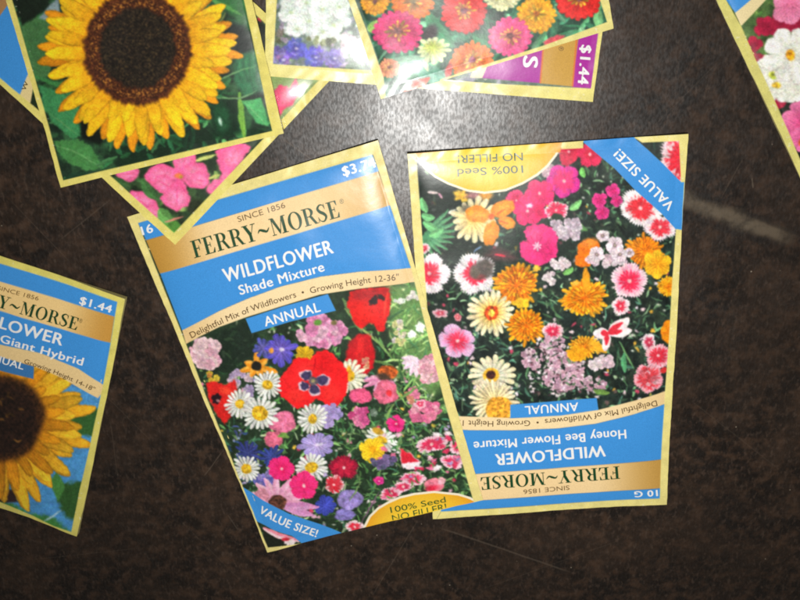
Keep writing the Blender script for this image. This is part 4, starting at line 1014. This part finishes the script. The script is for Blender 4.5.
# =================================================================== PACKET: sunflower with sky, left edge
def sunflower_left():
    p = Packet('seed_packet', [(-68, 234), (127, 297), (79, 533), (-93, 478)], (.6, .9, .8, .6), .9,
               'sunflower packet at the left edge with a blue sky behind the bloom and white price', seed=23, step=.7, curl=[(1, 0, .018, 2.2), (1, 1, .016, 2.4), (1.02, .55, .014, .8)])
    p.wobble()
    p.mottle((74, 146, 204), .07, 20)
    p.poly([(60, 410), (112, 408), (104, 436), (84, 434), (70, 424)], (48, 92, 42), soft=2, noise=1.5)
    p.poly([(64, 482), (92, 480), (86, 526), (66, 512), (58, 498)], (44, 84, 38), soft=2.5, noise=1.5)
    p.poly([(-90, 470), (0, 498), (30, 512), (56, 516), (80, 534), (-90, 484)], (62, 130, 60), soft=3, noise=2); p.poly([(58, 470), (66, 486), (60, 500), (50, 482)], (70, 130, 60), soft=1)
    p.stroke(44, 520, 64, 508, .8, (180, 210, 220)); p.stroke(0, 510, 60, 528, 3, (60, 120, 50)); p.poly([(0, 490), (14, 488), (18, 502), (0, 502)], (48, 30, 28), soft=1.5)
    p.flower(-2, 416, 93, 32, (190, 112, 12), (234, 172, 36), w=1.1, pt=1.7, jit=.12, ridge=.05, vary=.16, dark=.42)
    p.flower(-2, 418, 86, 29, (196, 112, 10), (246, 190, 44), w=1.1, pt=1.8, jit=.14, ridge=.06, vary=.14, dark=.42)
    p.flower(-2, 418, 70, 27, (170, 88, 8), (230, 156, 26), w=1.05, pt=1.8, jit=.18, ridge=.06, vary=.16, dark=.42)
    p.blob(1, 417, 45, 43, (62, 36, 16), 0, irr=.05, soft=4, grain=.5); p.blob(1, 417, 38, 37, (34, 20, 14), 0, soft=5, grain=.5)
    p.foliage((-10, 390, 20, 440), 14, [(90, 60, 26), (70, 46, 20)], None, (4, 10), (.6, 1.4))
    p.develop()
    p.poly([(-60, 320), (0, 345), (20, 350), (41, 352), (79, 367), (106, 386), (98, 398), (74, 528), (-85, 474), (-80, 350)], None, rid='flower_picture')
    p.poly([(-70, 340), (0, 356), (32, 364), (63, 377), (98, 398), (108, 386), (79, 367.5), (41, 352), (20, 347.5), (0, 343.5), (-70, 322)], (240, 208, 148), rid='growing_band')
    p.poly([(-66, 246), (0, 264), (121, 299), (115.5, 315), (0, 281), (-66, 262)], BLUE, rid='blue_panel')
    p.poly([(-66, 262), (0, 281), (116, 315), (111, 342.5), (0, 310), (-66, 290)], rid='brand_band', grad=gold((-75, 280), (118, 328), (190, 130, 40), (244, 208, 140)))
    p.poly([(-66, 290), (0, 310), (111, 342.5), (105, 386), (79, 367.5), (41, 352), (20, 347.5), (0, 343.5), (-70, 322)], BLUE, rid='blue_panel')
    p.poly([(-30, 347), (0, 355.5), (35, 365.5), (34.5, 378), (-30, 362)], (58, 120, 180), rid='annual_tag')
    bd = (226, 214, 110)
    p.poly([(-80, 225), (0, 255), (135, 292), (135, 300), (119.5, 300), (0, 263.5), (-66, 244)], bd, rid='seam_border')
    p.poly([(119.5, 299), (136, 290), (84, 545), (-100, 490), (-92, 470), (0, 502), (30, 514), (55, 524), (73.5, 528.5), (80, 489), (90, 447), (103, 385)], bd, rid='seam_border')
    p.write('$1.44', (80.5, 302.5), (112.5, 311), 7.6, WHITE, bold=.02, name='price_lettering')
    p.write('SINCE 1856', (-2, 289), (39, 300), 4, (120, 92, 50), name='year_lettering', part='brand_band')
    p.write('FERRY~MORSE', (-46, 293.5), (78.5, 329.5), 12.6, (30, 70, 40), serif=True, name='brand_lettering', part='brand_band')
    p.write('®', (80, 321), (83, 322), 4, (100, 90, 50), name='register_mark', part='brand_band')
    p.write('SUNFLOWER', (-46, 314), (62.5, 344.5), 11.5, WHITE, bold=.02, name='title_lettering')
    p.write('Giant Hybrid', (1, 341), (83, 364.5), 8, WHITE, bold=.016, name='mixture_lettering')
    p.write('Growing Height 14-18"', (25, 362), (94, 391), 4.4, (92, 66, 34), arc=1.8, bold=.002, name='growing_lettering', part='growing_band')
    p.write('ANNUAL', (-24, 355), (24, 368.5), 7, WHITE, bold=.014, name='annual_lettering', part='annual_tag')
    return p.build()


# =================================================================== TABLE
def table():
    me = bpy.data.meshes.new('table_top')
    x0, x1, y0, y1 = -.75, .75, -.75, .6
    import bmesh
    bm = bmesh.new(); bmesh.ops.create_cube(bm, size=1)
    for v in bm.verts:
        v.co.x = x0 if v.co.x < 0 else x1; v.co.y = y0 if v.co.y < 0 else y1; v.co.z = -.03 if v.co.z < 0 else 0
    bmesh.ops.bevel(bm, geom=list(bm.edges), offset=.004, segments=3, affect='EDGES')
    bm.to_mesh(me); bm.free()
    o = bpy.data.objects.new('table_top', me); COL.objects.link(o)
    tag(o, 'dark brown worn leathery table top with scratches under the packets', 'table', kind='structure')
    m = bpy.data.materials.new('worn_dark_lacquer'); m.use_nodes = True; me.materials.append(m)
    nt = m.node_tree; N = nt.nodes; L = nt.links; b = N['Principled BSDF']
    tc = N.new('ShaderNodeTexCoord')

    def noise(scale, detail=3, rough=.55, st=(1, 1, 1), dist=0):
        mp = N.new('ShaderNodeMapping'); mp.inputs['Scale'].default_value = st; L.new(tc.outputs['Object'], mp.inputs[0])
        n = N.new('ShaderNodeTexNoise'); n.inputs['Scale'].default_value = scale; n.inputs['Detail'].default_value = detail
        n.inputs['Roughness'].default_value = rough; n.inputs['Distortion'].default_value = dist
        L.new(mp.outputs[0], n.inputs['Vector']); return n.outputs['Fac']

    def mrange(a, f0, f1, t0, t1):
        r = N.new('ShaderNodeMapRange'); r.interpolation_type = 'SMOOTHSTEP'
        for k, v in zip((1, 2, 3, 4), (f0, f1, t0, t1)): r.inputs[k].default_value = v
        L.new(a, r.inputs[0]); return r.outputs[0]

    def mathn(op, a, c=None):
        n = N.new('ShaderNodeMath'); n.operation = op
        for i, v in enumerate((a, c)):
            if v is None: continue
            if isinstance(v, (int, float)): n.inputs[i].default_value = v
            else: L.new(v, n.inputs[i])
        return n.outputs[0]

    def mixc(f, a, c):
        n = N.new('ShaderNodeMix'); n.data_type = 'RGBA'
        if isinstance(f, float): n.inputs[0].default_value = f
        else: L.new(f, n.inputs[0])
        for i, v in ((6, a), (7, c)):
            if isinstance(v, tuple): n.inputs[i].default_value = v + (1,)
            else: L.new(v, n.inputs[i])
        return n.outputs[2]
    blot = noise(38, 4, .6, dist=.6); med = noise(170, 3, .6); fine = noise(620, 3, .6, (1, .5, 1)); big = noise(9, 3)
    c = mixc(mrange(blot, .38, .66, 0, 1), (.0090, .0064, .0050), (.024, .0148, .0098))
    c = mixc(mrange(med, .42, .72, 0, .75), c, (.056, .031, .0185))
    c = mixc(mrange(fine, .50, .74, 0, .6), c, (.070, .046, .033))
    c = mixc(mrange(big, .35, .65, .0, .35), c, (.007, .0055, .0046))

    # worn streaks and scratches: distance to a line on the table top
    def seg(pa, pb, w, soft=.4):
        A = place(*pa, 0.); B = place(*pb, 0.)
        d = B - A; Ln = float(np.hypot(d[0], d[1])); ang = math.atan2(d[1], d[0]); M = (A + B) / 2
        mp = N.new('ShaderNodeMapping'); mp.vector_type = 'TEXTURE'
        mp.inputs['Location'].default_value = (float(M[0]), float(M[1]), 0); mp.inputs['Rotation'].default_value = (0, 0, ang)
        wob = N.new('ShaderNodeTexNoise'); wob.inputs['Scale'].default_value = 60
        L.new(tc.outputs['Object'], wob.inputs['Vector'])
        L.new(tc.outputs['Object'], mp.inputs[0])
        sp = N.new('ShaderNodeSeparateXYZ'); L.new(mp.outputs[0], sp.inputs[0])
        wy = mathn('ADD', sp.outputs[1], mathn('MULTIPLY', mathn('SUBTRACT', wob.outputs['Fac'], .5), w * 1.4))
        ax = mathn('ABSOLUTE', sp.outputs[0]); ay = mathn('ABSOLUTE', wy)
        return mathn('MULTIPLY', mrange(ay, w * (1 - soft), w, 1, 0), mrange(ax, Ln * .38, Ln * .55, 1, 0))
    worn = seg((655, 189), (792, 240), .0044, .85); worn = mathn('MULTIPLY', worn, mrange(med, .3, .6, .35, 1))
    c = mixc(mathn('MULTIPLY', worn, .75), c, (.105, .082, .056))
    dk = seg((680, 216), (784, 246), .0022, .9)
    c = mixc(mathn('MULTIPLY', dk, .5), c, (.010, .008, .007))
    dk = seg((745, 212), (790, 232), .0014, .9)
    c = mixc(mathn('MULTIPLY', dk, .5), c, (.010, .008, .007))
    sc = None
    for (a_, b_, w, k) in (((440, 528), (570, 572), .0007, .30), ((418, 520), (372, 596), .0004, .22), ((282, 138), (330, 172), .00035, .35), ((110, 420), (118, 478), .00035, .2),
                           ((222, 452), (204, 476), .0004, .35), ((228, 515), (238, 530), .0004, .3), ((90, 380), (150, 440), .0003, .15), ((720, 200), (742, 160), .0004, .18),
                           ((720, 60), (650, 130), .0003, .12), ((60, 240), (110, 200), .0004, .2), ((30, 560), (140, 548), .0003, .15), ((690, 400), (780, 470), .0004, .12),
                           ((480, 590), (620, 540), .0003, .14), ((752, 178), (753, 188), .0004, .5), ((10, 200), (70, 262), .0003, .18), ((180, 520), (250, 590), .0003, .12)):
        s_ = mathn('MULTIPLY', seg(a_, b_, w, .8), k)
        sc = s_ if sc is None else mathn('MAXIMUM', sc, s_)
    c = mixc(mathn('MULTIPLY', sc, .6), c, (.17, .13, .095))
    vo = N.new('ShaderNodeTexVoronoi'); vo.inputs['Scale'].default_value = 170; L.new(tc.outputs['Object'], vo.inputs['Vector'])
    dust = mathn('MULTIPLY', mrange(vo.outputs['Distance'], .035, .065, 1, 0), mrange(noise(90, 2), .58, .64, 0, .8))
    c = mixc(dust, c, (.24, .20, .15))
    L.new(c, b.inputs['Base Color'])
    # grain: short raised fibres
    g1 = noise(1700, 2, .5, (1, .5, 1), .3); g2 = noise(360, 3, .6, (1, .6, 1)); g3 = noise(60, 3)
    hgt = mathn('ADD', mathn('MULTIPLY', g1, .5), mathn('MULTIPLY', g2, .6)); hgt = mathn('ADD', hgt, mathn('MULTIPLY', sc, -.3))
    bp = N.new('ShaderNodeBump'); bp.inputs['Strength'].default_value = 1.0; bp.inputs['Distance'].default_value = .000034
    L.new(hgt, bp.inputs['Height']); L.new(bp.outputs[0], b.inputs['Normal'])
    L.new(mrange(g3, .3, .7, .31, .38), b.inputs['Roughness'])
    L.new(mrange(noise(1100, 2, .5, (1, .5, 1)), .36, .64, .26, .50), b.inputs['Specular IOR Level'])
    return o


# =================================================================== CAMERA, LAMP, AIR
def camera():
    cd = bpy.data.cameras.new('camera'); cd.sensor_width = 36; cd.lens = F / 800 * 36; cd.clip_start = .01; cd.clip_end = 50
    o = bpy.data.objects.new('camera', cd); COL.objects.link(o)
    M = Matrix([list(r) for r in ROT]).to_4x4(); M.translation = Vector((0, 0, H)); o.matrix_world = M
    SC.camera = o


def lamps():
    # camera flash beside the lens
    ld = bpy.data.lights.new('camera_flash', 'SPOT'); ld.energy = FLASH; ld.shadow_soft_size = .012
    ld.spot_size = math.radians(92); ld.spot_blend = 1.0; ld.color = (1, .985, .95)
    o = bpy.data.objects.new('camera_flash', ld); COL.objects.link(o)
    hl = .40; t = place(LP[0], LP[1], 0.)     # point of the table where the flash mirrors
    pos = Vector((t[0] * (H + hl) / H, t[1] * (H + hl) / H, hl)); o.location = pos
    aim = Vector(place(470, 240, 0.)); o.rotation_euler = (aim - pos).to_track_quat('-Z', 'Y').to_euler()
    w = bpy.data.worlds.new('World'); SC.world = w; w.use_nodes = True
    bg = w.node_tree.nodes['Background']; bg.inputs[0].default_value = (1, .93, .84, 1); bg.inputs[1].default_value = AMB


FLASH = 8.2
AMB = .12
LP = (430, 116)
table(); camera(); lamps()
import os
fns = [shade, honeybee, sunflower_top, impatiens, bells, zinnias, cosmos, sunflower_left]
for f in fns: f()
SC.view_settings.view_transform = 'Standard'; SC.view_settings.look = 'None'; SC.view_settings.exposure = 0; SC.view_settings.gamma = 1
SC.render.engine = 'CYCLES'
SC.render.filter_size = 1.9 if hasattr(SC.render, 'filter_size') else 1.5
try: SC.cycles.filter_width = 1.9
except Exception: pass
